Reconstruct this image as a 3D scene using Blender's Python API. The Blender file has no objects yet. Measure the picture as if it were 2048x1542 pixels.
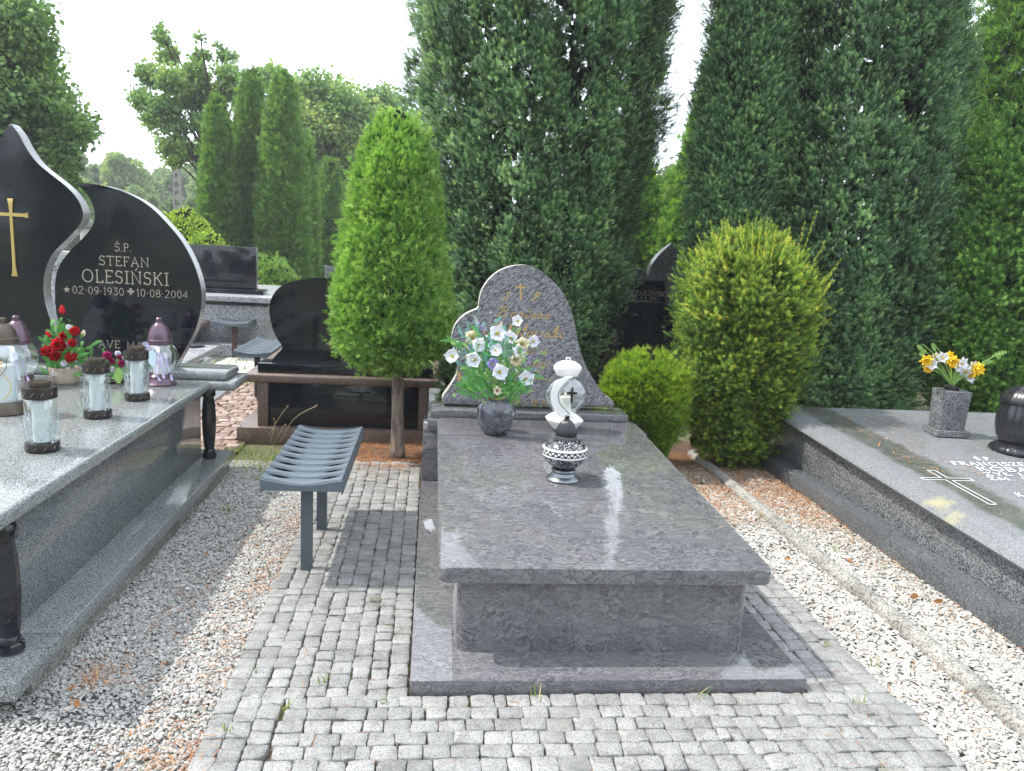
import bpy, bmesh, math, random
import numpy as np
from mathutils import Vector, Matrix, Euler

sc = bpy.context.scene
rad = math.radians
# ------------------------------------------------------------------ camera
YAW, PIT, ROLL, FPX, CH = rad(6.182), rad(10.321), rad(3.128), 1560.0, 1.6
_f = np.array([math.sin(YAW)*math.cos(PIT), math.cos(YAW)*math.cos(PIT), -math.sin(PIT)])
_r0 = np.array([math.cos(YAW), -math.sin(YAW), 0.0]); _u0 = np.cross(_r0, _f)
_r = _r0*math.cos(ROLL) + _u0*math.sin(ROLL); _u = -_r0*math.sin(ROLL) + _u0*math.cos(ROLL)
CAM = np.array([0, 0, CH])
cd = bpy.data.cameras.new("camera"); cam = bpy.data.objects.new("camera", cd)
sc.collection.objects.link(cam)
cd.sensor_width = 36; cd.lens = FPX/2048*36; cd.clip_start = 0.05; cd.clip_end = 2000
M = Matrix(((_r[0], _u[0], -_f[0], 0), (_r[1], _u[1], -_f[1], 0), (_r[2], _u[2], -_f[2], CH), (0, 0, 0, 1)))
cam.matrix_world = M
sc.camera = cam
# ------------------------------------------------------------------ light
SUN = Vector((-0.32, 0.05, 0.46)).normalized()       # towards the sun, high on the left
el = math.asin(SUN.z); az = math.atan2(SUN.x, SUN.y)
sl = bpy.data.lights.new("sun", 'SUN'); sl.energy = 3.8; sl.angle = rad(0.6); sl.color = (1.0, 0.95, 0.87)
so = bpy.data.objects.new("sun", sl); sc.collection.objects.link(so)
so.rotation_euler = SUN.to_track_quat('Z', 'Y').to_euler()
w = bpy.data.worlds.new("World"); sc.world = w; w.use_nodes = True
nt = w.node_tree; nt.nodes.clear()
sky = nt.nodes.new('ShaderNodeTexSky'); sky.sky_type = 'NISHITA'; sky.sun_disc = False
sky.sun_elevation = el; sky.sun_rotation = az; sky.air_density = 1.0; sky.dust_density = 3.0; sky.ozone_density = 1.0
tc = nt.nodes.new('ShaderNodeTexCoord'); mp = nt.nodes.new('ShaderNodeMapping'); mp.inputs['Scale'].default_value = (1, 1, 2.5)
nz = nt.nodes.new('ShaderNodeTexNoise'); nz.inputs['Scale'].default_value = 1.6; nz.inputs['Detail'].default_value = 5
rp = nt.nodes.new('ShaderNodeMapRange'); rp.inputs['From Min'].default_value = 0.35; rp.inputs['From Max'].default_value = 0.65
rp.inputs['To Min'].default_value = 0.62; rp.inputs['To Max'].default_value = 0.95
mx = nt.nodes.new('ShaderNodeMix'); mx.data_type = 'RGBA'; mx.inputs['B'].default_value = (11.2, 12.2, 13.4, 1)
bg = nt.nodes.new('ShaderNodeBackground'); bg.inputs['Strength'].default_value = 0.15
wo = nt.nodes.new('ShaderNodeOutputWorld')
L = nt.links.new
L(tc.outputs['Generated'], mp.inputs['Vector']); L(mp.outputs[0], nz.inputs['Vector']); L(nz.outputs[0], rp.inputs[0])
L(rp.outputs[0], mx.inputs['Factor']); L(sky.outputs[0], mx.inputs['A']); L(mx.outputs['Result'], bg.inputs['Color'])
L(bg.outputs[0], wo.inputs['Surface'])
sc.view_settings.view_transform = 'Standard'; sc.view_settings.look = 'None'
sc.view_settings.exposure = 0.52; sc.view_settings.gamma = 1.0
sc.render.engine = 'CYCLES'
try:
    sc.cycles.max_bounces = 8; sc.cycles.transparent_max_bounces = 12; sc.cycles.transmission_bounces = 6
except Exception: pass

RNG = np.random.default_rng(7); random.seed(7)
COL = sc.collection

# ------------------------------------------------------------------ helpers
def ray(x, y): return _f + _r*(x-1024)/FPX - _u*(y-771)/FPX
def PZ(x, y, z=0.0): d = ray(x, y); return CAM + d*(z-CH)/d[2]
def PY(x, y, Y): d = ray(x, y); return CAM + d*Y/d[1]

def link(o, parent=None):
    COL.objects.link(o)
    if parent is not None: o.parent = parent
    return o
def tag(o, label=None, cat=None, group=None, kind=None):
    if label: o['label'] = label
    if cat: o['category'] = cat
    if group: o['group'] = group
    if kind: o['kind'] = kind
    return o
def thing(name, label, cat, loc=(0, 0, 0), rz=0, group=None):
    o = bpy.data.objects.new(name, None); o.empty_display_size = .1; o.location = loc; o.rotation_euler = (0, 0, rz)
    link(o); return tag(o, label, cat, group)
def np_mesh(name, V, F, m, parent=None, smooth=False, tint=None, mats=None, midx=None):
    """V (n,3); F (k,3|4) array, or list of such arrays"""
    me = bpy.data.meshes.new(name)
    V = np.ascontiguousarray(V, dtype=np.float32)
    Fs = F if isinstance(F, (list, tuple)) else [F]
    Fs = [np.asarray(f, dtype=np.int32) for f in Fs if len(f)]
    loops = np.concatenate([f.ravel() for f in Fs]); tot = np.concatenate([np.full(len(f), f.shape[1], np.int32) for f in Fs])
    start = np.concatenate([[0], np.cumsum(tot)[:-1]]).astype(np.int32)
    me.vertices.add(len(V)); me.vertices.foreach_set('co', V.ravel())
    me.loops.add(len(loops)); me.loops.foreach_set('vertex_index', loops)
    me.polygons.add(len(tot)); me.polygons.foreach_set('loop_start', start); me.polygons.foreach_set('loop_total', tot)
    if tint is not None:
        a = me.attributes.new('tint', 'FLOAT', 'POINT'); a.data.foreach_set('value', np.asarray(tint, dtype=np.float32))
    for mm in (mats or [m]): me.materials.append(mm)
    if midx is not None: me.polygons.foreach_set('material_index', np.asarray(midx, np.int32))
    me.update(calc_edges=True); me.validate()
    if smooth: me.shade_smooth()
    return link(bpy.data.objects.new(name, me), parent)
def bm_obj(name, bm, m, parent=None, smooth=False, loc=None, rot=None):
    me = bpy.data.meshes.new(name); bmesh.ops.recalc_face_normals(bm, faces=bm.faces); bm.to_mesh(me); bm.free()
    me.materials.append(m)
    if smooth:
        me.shade_smooth()
        if smooth != 'all':
            try: me.set_sharp_from_angle(angle=rad(35))
            except Exception: pass
    o = link(bpy.data.objects.new(name, me), parent)
    if loc is not None: o.location = loc
    if rot is not None: o.rotation_euler = rot
    return o
def poly_solid(pts, d0, d1, axis='Z', bev=0.004, seg=2, rim='both', bm=None):
    """closed 2-D outline extruded from d0 to d1 along axis; bevelled rims"""
    new = bm is None
    if new: bm = bmesh.new()
    def mk(p, d): return (p[0], p[1], d) if axis == 'Z' else ((p[0], d, p[1]) if axis == 'Y' else (d, p[0], p[1]))
    a = [bm.verts.new(mk(p, d0)) for p in pts]; b = [bm.verts.new(mk(p, d1)) for p in pts]
    fa = bm.faces.new(a); fb = bm.faces.new(b); n = len(pts)
    for i in range(n): bm.faces.new((a[i], a[(i+1) % n], b[(i+1) % n], b[i]))
    if bev > 0:
        es = []
        if rim in ('both', 'lo'): es += list(fa.edges)
        if rim in ('both', 'hi'): es += list(fb.edges)
        bmesh.ops.bevel(bm, geom=list(set(es)), offset=bev, segments=seg, profile=.5, affect='EDGES', clamp_overlap=True)
    return bm
def rrect(x0, x1, y0, y1, r=0.0, n=5):
    if r <= 0: return [(x0, y0), (x1, y0), (x1, y1), (x0, y1)]
    out = []
    for cx, cy, a0 in ((x1-r, y0+r, -90), (x1-r, y1-r, 0), (x0+r, y1-r, 90), (x0+r, y0+r, 180)):
        for i in range(n+1):
            a = rad(a0+90*i/n); out.append((cx+r*math.cos(a), cy+r*math.sin(a)))
    return out
def boxm(x0, x1, y0, y1, z0, z1, bev=.003, r=0, seg=2, bm=None, rim='both'):
    b2 = poly_solid(rrect(x0, x1, y0, y1, r), z0, z1, 'Z', 0, bm=None)
    if bev > 0:
        if r > 0: es = [e for e in b2.edges if abs(e.verts[0].co.z-e.verts[1].co.z) < 1e-6]
        else: es = list(b2.edges)
        bmesh.ops.bevel(b2, geom=es, offset=bev, segments=seg, profile=.5, affect='EDGES', clamp_overlap=True)
    if bm is None: return b2
    me = bpy.data.meshes.new('t'); b2.to_mesh(me); b2.free(); bm.from_mesh(me); bpy.data.meshes.remove(me); return bm
def lathe(prof, n=32, flute=None, bm=None, at=(0, 0, 0)):
    new = bm is None
    if new: bm = bmesh.new()
    rings = []
    for (r, z) in prof:
        ring = []
        for i in range(n):
            a = 2*math.pi*i/n; rr = r
            if flute: rr = r*(1+flute(a, z))
            ring.append(bm.verts.new((at[0]+rr*math.cos(a), at[1]+rr*math.sin(a), at[2]+z)))
        rings.append(ring)
    for a, b in zip(rings[:-1], rings[1:]):
        for i in range(n): bm.faces.new((a[i], a[(i+1) % n], b[(i+1) % n], b[i]))
    if prof[0][0] > 1e-4: bm.faces.new(rings[0][::-1])
    if prof[-1][0] > 1e-4: bm.faces.new(rings[-1])
    bmesh.ops.remove_doubles(bm, verts=[v for r in (rings[0], rings[-1]) for v in r], dist=1e-5)
    return bm
def tube(pts, radii, n=8, bm=None, cap=True):
    new = bm is None
    if new: bm = bmesh.new()
    pts = [Vector(p) for p in pts]
    if not hasattr(radii, '__len__'): radii = [radii]*len(pts)
    up = Vector((0.13, 0.31, 0.94)); rings = []; ref = None
    for i, p in enumerate(pts):
        d = (pts[min(i+1, len(pts)-1)]-pts[max(i-1, 0)]).normalized()
        if ref is None: ref = d.cross(up if abs(d.dot(up)) < .9 else Vector((1, 0, 0))).normalized()
        else: ref = (ref - d*ref.dot(d)).normalized()
        b = d.cross(ref)
        rings.append([bm.verts.new(p + (ref*math.cos(2*math.pi*k/n)+b*math.sin(2*math.pi*k/n))*radii[i]) for k in range(n)])
    for a, b in zip(rings[:-1], rings[1:]):
        for k in range(n): bm.faces.new((a[k], a[(k+1) % n], b[(k+1) % n], b[k]))
    if cap: bm.faces.new(rings[0][::-1]); bm.faces.new(rings[-1])
    return bm
def crom(pts, k=6, closed=False):
    P = [np.array(p, float) for p in pts]; out = []; n = len(P)
    rng = range(n if closed else n-1)
    for i in rng:
        p0 = P[(i-1) % n] if closed else P[max(i-1, 0)]; p1 = P[i]; p2 = P[(i+1) % n]
        p3 = P[(i+2) % n] if closed else P[min(i+2, n-1)]
        for j in range(k):
            t = j/k
            out.append(tuple(.5*((2*p1)+(p2-p0)*t+(2*p0-5*p1+4*p2-p3)*t*t+(3*p1-p0-3*p2+p3)*t**3)))
    if not closed: out.append(tuple(P[-1]))
    return out

# ------------------------------------------------------------------ materials
class NT:
    def __init__(s, name):
        s.m = bpy.data.materials.new(name); s.m.use_nodes = True; s.t = s.m.node_tree; s.t.nodes.clear()
        s.out = s.n('ShaderNodeOutputMaterial'); s.b = s.n('ShaderNodeBsdfPrincipled'); s.l(s.b.outputs[0], s.out.inputs['Surface'])
    def n(s, t, **k):
        x = s.t.nodes.new(t)
        for a, b in k.items(): setattr(x, a, b)
        return x
    def l(s, a, b): s.t.links.new(a, b)
    def coord(s, scale=(1, 1, 1), rot=(0, 0, 0), kind='Object'):
        c = s.n('ShaderNodeTexCoord'); m = s.n('ShaderNodeMapping'); m.inputs['Scale'].default_value = scale; m.inputs['Rotation'].default_value = rot
        s.l(c.outputs[kind], m.inputs[0]); return m.outputs[0]
    def noise(s, v, scale, detail=4, rough=.55, dist=0):
        x = s.n('ShaderNodeTexNoise'); s.l(v, x.inputs['Vector'])
        x.inputs['Scale'].default_value = scale; x.inputs['Detail'].default_value = detail
        x.inputs['Roughness'].default_value = rough; x.inputs['Distortion'].default_value = dist; return x.outputs[0]
    def vor(s, v, scale, feat='F1', out='Distance'):
        x = s.n('ShaderNodeTexVoronoi', feature=feat); s.l(v, x.inputs['Vector']); x.inputs['Scale'].default_value = scale; return x.outputs[out]
    def ramp(s, v, stops):
        x = s.n('ShaderNodeValToRGB'); e = x.color_ramp.elements
        while len(e) < len(stops): e.new(.5)
        for i, (p, c) in enumerate(stops):
            e[i].position = p; e[i].color = (c, c, c, 1) if not hasattr(c, '__len__') else (*c, 1)
        s.l(v, x.inputs[0]); return x.outputs[0]
    def mix(s, f, a, b, mode='MIX'):
        x = s.n('ShaderNodeMix', data_type='RGBA', blend_type=mode)
        for sock, v in (('Factor', f), ('A', a), ('B', b)):
            if hasattr(v, 'is_linked') or hasattr(v, 'links'): s.l(v, x.inputs[sock])
            elif sock == 'Factor': x.inputs[sock].default_value = v
            else: x.inputs[sock].default_value = (*v, 1)
        return x.outputs['Result']
    def bump(s, h, st=.3, d=.01):
        x = s.n('ShaderNodeBump'); x.inputs['Strength'].default_value = st; x.inputs['Distance'].default_value = d
        s.l(h, x.inputs['Height']); s.l(x.outputs[0], s.b.inputs['Normal'])
    def set(s, **k):
        for a, v in k.items():
            i = s.b.inputs[a.replace('_', ' ')]
            if hasattr(v, 'links'): s.l(v, i)
            elif hasattr(v, '__len__'): i.default_value = (*v, 1) if len(v) == 3 else v
            else: i.default_value = v
        return s.m
def plain(name, c, rough=.5, metal=0, var=.15, scale=30, spec=.5, coat=0):
    t = NT(name); v = t.coord(); n = t.noise(v, scale, 5)
    c2 = tuple(x*(1-var) for x in c); c3 = tuple(min(1, x*(1+var)) for x in c)
    t.set(Base_Color=t.mix(n, c2, c3), Metallic=metal, Coat_Weight=coat)
    t.set(Specular_IOR_Level=spec, Roughness=t.ramp(t.noise(v, scale*.4, 3), [(0.3, max(0, rough-.08)), (.7, min(1, rough+.08))]))
    return t.m
def granite(name, light, mid, dark, scale=260, rough=.12, spec=.5, contrast=1, dirt=.12, bumpy=0):
    t = NT(name); v = t.coord()
    a = t.noise(v, scale, 2, .7); b = t.vor(v, scale*.9, out='Color')
    g = t.ramp(a, [(.34, dark), (.5, mid), (.66, light)])
    sep = t.n('ShaderNodeSeparateColor'); t.l(b, sep.inputs[0])
    g2 = t.mix(t.ramp(sep.outputs[0], [(.72, 0), (.8, contrast)]), g, dark)
    g3 = t.mix(t.ramp(sep.outputs[1], [(.78, 0), (.86, contrast*.8)]), g2, light)
    d = t.ramp(t.noise(v, 3.5, 6, .6), [(.3, 1-dirt), (.7, 1)])
    t.set(Base_Color=t.mix(1.0, g3, d, 'MULTIPLY'), Specular_IOR_Level=spec)
    t.set(Roughness=t.ramp(t.noise(v, 5, 6, .65), [(.3, rough*.7), (.75, rough*1.6)]))
    if bumpy: t.bump(a, bumpy, .004)
    return t.m
def gneiss(name, light, mid, dark, rough=.1, rot=(0, 0, 0), sc_=(1, 1, 1), fine=1.0, spec=.5, streak=0):
    """grey-violet stone with crinkled thin dark veins and cloudy patches"""
    t = NT(name); v = t.coord(scale=sc_, rot=rot)
    n1 = t.n('ShaderNodeTexNoise'); t.l(v, n1.inputs['Vector']); n1.inputs['Scale'].default_value = 3.5; n1.inputs['Detail'].default_value = 5; n1.inputs['Roughness'].default_value = .6
    off = t.mix(.20 if not streak else .03, v, n1.outputs['Color'])
    m2 = t.n('ShaderNodeMapping'); t.l(off, m2.inputs[0]); m2.inputs['Scale'].default_value = (17*fine, 48*fine, 48*fine) if not streak else (46, 46, 190)
    a = t.noise(m2.outputs[0], 1.0, 6, .62, .7 if not streak else .3)
    if streak:
        g = t.ramp(a, [(.34, dark), (.42, dark), (.50, mid), (.60, light), (.8, light)])
    else:
        g = t.ramp(a, [(.30, mid), (.40, light), (.462, mid), (.488, dark), (.512, dark), (.54, mid), (.62, light), (.72, mid)])
        cl = t.ramp(t.noise(v, 9, 5, .6), [(.35, .25), (.6, .95)]); g = t.mix(cl, mid, g)
    g2 = t.mix(t.ramp(t.noise(v, 260, 2, .6), [(.35, .4), (.6, 0)]), g, dark)
    g2 = t.mix(t.ramp(t.noise(v, 330, 2, .6), [(.6, 0), (.75, .35)]), g2, light)
    big = t.ramp(t.noise(v, 2.4, 5, .6), [(.3, (.86, .87, .89)), (.5, (1, 1, 1)), (.7, (1.10, 1.09, 1.06))])
    t.set(Base_Color=t.mix(1.0, g2, big, 'MULTIPLY'), Specular_IOR_Level=spec)
    t.set(Roughness=t.ramp(t.noise(v, 6, 6, .7), [(.3, rough*.6), (.8, rough*1.7)]))
    return t.m
def leafmat(name, cols, trans=.3, rough=.5, spec=.3):
    """cols: list of (tint, colour)"""
    t = NT(name); a = t.n('ShaderNodeAttribute', attribute_name='tint')
    c = t.ramp(a.outputs['Fac'], cols)
    n = t.ramp(t.noise(t.coord(), 2.2, 3), [(.3, .8), (.7, 1.15)])
    c = t.mix(1.0, c, n, 'MULTIPLY')
    t.set(Base_Color=c, Roughness=rough, Specular_IOR_Level=spec)
    tr = t.n('ShaderNodeBsdfTranslucent'); t.l(t.mix(1.0, c, (1.25, 1.35, .7), 'MULTIPLY'), tr.inputs['Color'])
    ms = t.n('ShaderNodeMixShader'); ms.inputs[0].default_value = trans
    t.l(t.b.outputs[0], ms.inputs[1]); t.l(tr.outputs[0], ms.inputs[2]); t.l(ms.outputs[0], t.out.inputs['Surface'])
    return t.m
def glassmat(name, tintc=(.96, .98, .97), refl=.9, base=.06):
    t = NT(name); tr = t.n('ShaderNodeBsdfTransparent'); tr.inputs[0].default_value = (*tintc, 1)
    gl = t.n('ShaderNodeBsdfGlossy'); gl.inputs['Roughness'].default_value = .03; gl.inputs[0].default_value = (.95, .97, 1, 1)
    lw = t.n('ShaderNodeLayerWeight'); lw.inputs[0].default_value = .35
    r = t.ramp(lw.outputs['Facing'], [(0, base), (.6, base*2), (.9, .45), (1, refl)])
    ms = t.n('ShaderNodeMixShader'); t.l(r, ms.inputs[0]); t.l(tr.outputs[0], ms.inputs[1]); t.l(gl.outputs[0], ms.inputs[2])
    t.l(ms.outputs[0], t.out.inputs['Surface']); t.t.nodes.remove(t.b); return t.m

MT = dict(
    main=gneiss('wavy_grey_stone', (.215, .213, .22), (.138, .137, .145), (.055, .054, .062), rough=.02, spec=.85),
    stele=gneiss('streaked_grey_stone', (.33, .32, .35), (.20, .20, .22), (.045, .045, .055), rough=.22, rot=(0, rad(38), 0), streak=1),
    rough_edge=plain('sawn_pale_edge', (.42, .40, .38), .8),
    left=granite('green_grey_granite', (.40, .42, .41), (.20, .22, .22), (.055, .065, .065), scale=330, rough=.1, spec=.6),
    left_dark=granite('dark_green_granite', (.27, .30, .30), (.15, .172, .172), (.04, .05, .053), scale=330, rough=.09, spec=.6),
    black=granite('polished_black_granite', (.014, .018, .026), (.007, .010, .015), (.003, .004, .006), scale=300, rough=.06, spec=.55, dirt=.2),
    sky_edge=granite('polished_edge_painted_sky', (.42, .43, .44), (.26, .27, .28), (.1, .1, .11), scale=300, rough=.15, spec=.6),  # sky reflection on the black stones' polished edges, put into the colour
    brown=granite('brown_granite', (.30, .22, .18), (.17, .115, .095), (.06, .045, .04), scale=300, rough=.3, dirt=.3),
    right=granite('grey_satin_granite', (.36, .37, .38), (.16, .168, .175), (.035, .037, .04), scale=190, rough=.24, spec=.5, dirt=.25),
    right_dark=granite('dark_grey_granite', (.22, .23, .24), (.10, .11, .12), (.025, .03, .035), scale=190, rough=.35, dirt=.3),
    speck=granite('speckled_grey_granite', (.55, .56, .58), (.36, .37, .39), (.08, .08, .09), scale=120, rough=.3, dirt=.15),
    concrete=granite('weathered_concrete', (.44, .43, .39), (.33, .32, .29), (.18, .17, .155), scale=120, rough=.9, spec=.15, dirt=.4, bumpy=.8),
    bench=plain('painted_grey_steel', (.085, .108, .13), .42, 0, .12, 40, spec=.5),
    bench2=plain('dark_steel', (.03, .032, .036), .4, 0, .2, 30),
    rust=plain('rusty_brown_steel', (.09, .045, .035), .7, 0, .3, 30),
    gold=plain('gold_letter_paint', (.46, .30, .11), .5, .1, .12, 60),
    goldmetal=plain('brass_cross', (.62, .46, .17), .35, .6, .1, 60),
    pale=plain('pale_cut_letter', (.34, .31, .24), .6, 0, .1, 60),
    white_letter=plain('white_letter_paint', (.75, .76, .78), .6, 0, .1, 60),
    white=plain('white_plastic', (.82, .82, .80), .35, 0, .03, 20),
    wax=plain('white_candle_wax', (.80, .78, .70), .5, 0, .05, 10),
    wick_cup=plain('white_candle_cup', (.70, .73, .76), .45, 0, .05, 10),
    purple=plain('violet_lacquer', (.125, .08, .11), .28, .5, .08, 15),
    dkcap=plain('dark_bronze_plastic', (.035, .03, .028), .28, .5, .2, 20),
    brcap=plain('bronze_plastic', (.10, .08, .06), .4, .5, .2, 20),
    silver=plain('dark_silver_metal', (.20, .22, .24), .25, .8, .15, 12),
    blackp=plain('black_plastic', (.018, .019, .022), .22, 0, .2, 20),
    glass=glassmat('clear_glass', (.88, .92, .91), .95, .14),
    ribbon=plain('lilac_ribbon', (.55, .48, .72), .6, 0, .1, 30),
    soil=plain('brown_peat', (.09, .05, .025), .95, 0, .4, 60),
)
def barkmat(name, c1, c2, sc_=18):
    t = NT(name); v = t.coord(scale=(1, 1, .28)); a = t.noise(v, sc_, 8, .7, .5); vv = t.vor(v, sc_*1.3)
    t.set(Base_Color=t.mix(t.ramp(a, [(.35, 0), (.65, 1)]), c1, c2), Roughness=.95, Specular_IOR_Level=.15)
    t.bump(t.mix(.5, a, vv), 1.0, .02); return t.m
MT['bark'] = barkmat('grey_brown_bark', (.08, .06, .05), (.36, .29, .24))
MT['bark_dark'] = barkmat('dark_bark', (.02, .015, .012), (.09, .07, .055))

# ------------------------------------------------------------------ foliage engine
def frames(axis, roll):
    z = axis/np.linalg.norm(axis, axis=1, keepdims=True)
    ref = np.where(np.abs(z[:, 2:3]) < .95, np.array([[0, 0, 1.]]), np.array([[1., 0, 0]]))
    x = np.cross(ref, z); x /= np.linalg.norm(x, axis=1, keepdims=True); y = np.cross(z, x)
    c, s = np.cos(roll)[:, None], np.sin(roll)[:, None]
    return x*c+y*s, -x*s+y*c, z
def scatter(tv, tf, pos, axis, roll, scale, tt=None, base_tint=None):
    x, y, z = frames(axis, roll); n, k = len(pos), len(tv)
    V = (tv[None, :, 0:1]*x[:, None]+tv[None, :, 1:2]*y[:, None]+tv[None, :, 2:3]*z[:, None])*np.reshape(scale, (-1, 1, 1))+pos[:, None]
    F = tf[None]+(np.arange(n)*k)[:, None, None]
    T = np.zeros((n, k)) if base_tint is None else np.repeat(base_tint[:, None], k, 1)
    if tt is not None: T = T+tt[None]
    return V.reshape(-1, 3), F.reshape(-1, tf.shape[1]), np.clip(T, 0, 1).ravel()
def t_shoot(n=14, ln=.028, wd=.0065, L=1.0, length=.10, ang=55, tip=.3):
    """twig with needles all round"""
    V, F, T = [], [], []
    r = np.random.default_rng(3)
    for i in range(n):
        h = length*(.15+.85*i/(n-1)); a = i*2.4; el_ = rad(90-ang*(1-.45*i/n)+r.uniform(-8, 8)); l = ln*(1.1-.35*i/n)
        d = np.array([math.cos(a)*math.cos(el_), math.sin(a)*math.cos(el_), math.sin(el_)])
        s = np.cross(d, [0, 0, 1.]); s = s/max(1e-6, np.linalg.norm(s))*wd/2
        b = np.array([0, 0, h]); k = len(V)
        V += [b-s*.6, b+s*.6, b+d*l*.6+s, b+d*l, b+d*l*.6-s][0:5]
        F += [(k, k+1, k+2), (k, k+2, k+3), (k, k+3, k+4)]; T += [tip*i/n]*5
    k = len(V); V += [np.array([-.0016, 0, 0]), np.array([.0016, 0, 0]), np.array([0, 0, length])]; F.append((k, k+1, k+2)); T += [0, 0, 0]
    return np.array(V), np.array(F), np.array(T)
def t_fan(n=7, L=.07, wd=.012, spread=50, bend=.25, tip=.35):
    """flat scale-leaved thuja spray"""
    V, F, T = [], [], []; r = np.random.default_rng(5)
    for i in range(n):
        a = rad(-spread+2*spread*i/(n-1)+r.uniform(-6, 6)); l = L*(1-.35*abs(i/(n-1)-.5)*2)*r.uniform(.8, 1.1)
        b = np.array([math.sin(a)*L*.08, 0, L*.25*(1-abs(i/(n-1)-.5)*2)])
        d = np.array([math.sin(a), bend*r.uniform(-1, 1), math.cos(a)]); s = np.array([math.cos(a), 0, -math.sin(a)])*wd/2
        k = len(V); V += [b-s*.4, b+s*.4, b+d*l*.55+s, b+d*l, b+d*l*.55-s]
        F += [(k, k+1, k+2), (k, k+2, k+3), (k, k+3, k+4)]; T += [0, 0, tip*.6, tip, tip*.6]
    return np.array(V), np.array(F), np.array(T)
def t_leaf(w_=.7, fold=.15):
    V = np.array([[0, 0, 0], [w_/2, fold, .35], [w_*.42, fold, .7], [0, 0, 1], [-w_*.42, fold, .7], [-w_/2, fold, .35]], float)
    F = np.array([(0, 1, 2), (0, 2, 3), (0, 3, 4), (0, 4, 5)]); return V, F, np.array([0, .03, .03, .08, .03, .03])
SHOOT = t_shoot(16, .026, .0068, 1.0, .062, 68, .35); FAN = t_fan(8, .07, .0095, 52, .3, .4); LEAF = t_leaf()
def prof_r(prof, z):
    a = np.array(prof); return np.interp(z, a[:, 0], a[:, 1])
def crown(name, c, prof, nclump, per, tmpl, mat, parent, size=.12, scale=1., tint=(.2, .6), lump=.1, up=.6, out=1., rnd=.5, seed=1,
          ell=1.0, face=None, tipb=.0, core=True, coremat=None, depth=.22, streak=6, clumptint=.25, smin=.7, smax=1.3, corescale=1.0, lean=None, ridge=0, zst=1.0):
    r = np.random.default_rng(seed); c = np.array(c, float); prof = [(z, q) for z, q in prof]; zs = np.array([p[0] for p in prof])
    grid = np.linspace(zs[0], zs[-1], 200); wgt = prof_r(prof, grid)+.05*max(prof_r(prof, grid)); cdf = np.cumsum(wgt)/wgt.sum()
    z = np.interp(r.random(nclump), cdf, grid); th = r.random(nclump)*2*np.pi
    if face is not None:      # more foliage on the side that can be seen
        th = np.where(r.random(nclump) < .62, -np.pi/2+face+(r.random(nclump)-.5)*np.pi*1.15, th)
    ph = r.random(8)*6.28
    def lmp(th, z): return lump*(.5*np.sin(streak*th+ph[0]+.8*z)+.35*np.sin(streak*1.9*th+ph[1]-1.7*z)+.3*np.sin(3.1*z+2*th+ph[2])+.25*np.sin(7.3*z+5*th+ph[3])+ridge*(np.abs(np.sin(th*streak*1.35+.5*np.sin(z*2.1)+ph[4]))-.75))
    R = prof_r(prof, z)*(1+lmp(th, z))*(1-depth*r.random(nclump)**2)
    dz = .03; slope = (prof_r(prof, z+dz)-prof_r(prof, z-dz))/(2*dz)
    o = np.stack([np.cos(th), np.sin(th)*1.0, -np.clip(slope, -3, 3)], 1); o /= np.linalg.norm(o, axis=1, keepdims=True)
    P0 = np.stack([R*np.cos(th), R*np.sin(th)*ell, z], 1)
    if lean is not None: P0[:, :2] += np.outer(z, lean)
    n = nclump*per; idx = np.repeat(np.arange(nclump), per)
    cs = r.uniform(.6, 1.4, nclump)[idx]
    jit = r.normal(0, 1, (n, 3))*size*.42*cs[:, None]*np.array([[1/zst**.5, 1/zst**.5, zst]])
    pos = P0[idx]+jit+o[idx]*(r.random((n, 1))-.35)*size*.7
    ax = o[idx]*out+np.array([[0, 0, up]])+r.normal(0, rnd, (n, 3))+jit/size*.35
    if tmpl is FAN or tmpl is TFAN2: roll = r.random(n)*6.28
    else: roll = r.random(n)*6.28
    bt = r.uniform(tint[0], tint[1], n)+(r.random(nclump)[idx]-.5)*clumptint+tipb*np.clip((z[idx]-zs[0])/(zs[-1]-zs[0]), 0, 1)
    V, F, T = scatter(tmpl[0], tmpl[1], pos, ax, roll, scale*r.uniform(smin, smax, n), tmpl[2], bt)
    V = V+c
    o_ = np_mesh(name, V, F, mat, parent, tint=T)
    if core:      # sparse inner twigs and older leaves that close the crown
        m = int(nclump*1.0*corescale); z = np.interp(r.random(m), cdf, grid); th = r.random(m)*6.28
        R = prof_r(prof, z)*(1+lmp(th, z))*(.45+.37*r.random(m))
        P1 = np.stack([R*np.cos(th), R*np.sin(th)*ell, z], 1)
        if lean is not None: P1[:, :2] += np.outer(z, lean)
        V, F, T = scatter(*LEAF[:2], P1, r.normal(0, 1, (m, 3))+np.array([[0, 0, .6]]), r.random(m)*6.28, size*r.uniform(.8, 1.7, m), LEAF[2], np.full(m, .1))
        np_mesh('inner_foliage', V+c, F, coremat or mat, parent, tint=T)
    return o_
TFAN2 = t_fan(9, .085, .011, 60, .35, .3)
def trunk(c, h, r0, r1, mat, parent, bend=.05, n=12, name='trunk', seed=0, flare=1.25):
    r = np.random.default_rng(seed); pts = []; rr = []
    k = 10
    for i in range(k+1):
        t = i/k; pts.append((c[0]+bend*math.sin(t*3+seed)*t, c[1]+bend*math.cos(t*2.3+seed)*t*.5, c[2]+h*t))
        rr.append((r0+(r1-r0)*t)*(flare if i == 0 else (1+(flare-1)*.3 if i == 1 else 1))*r.uniform(.96, 1.04))
    return bm_obj(name, tube(pts, rr, n), mat, parent, smooth='all')
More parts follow.
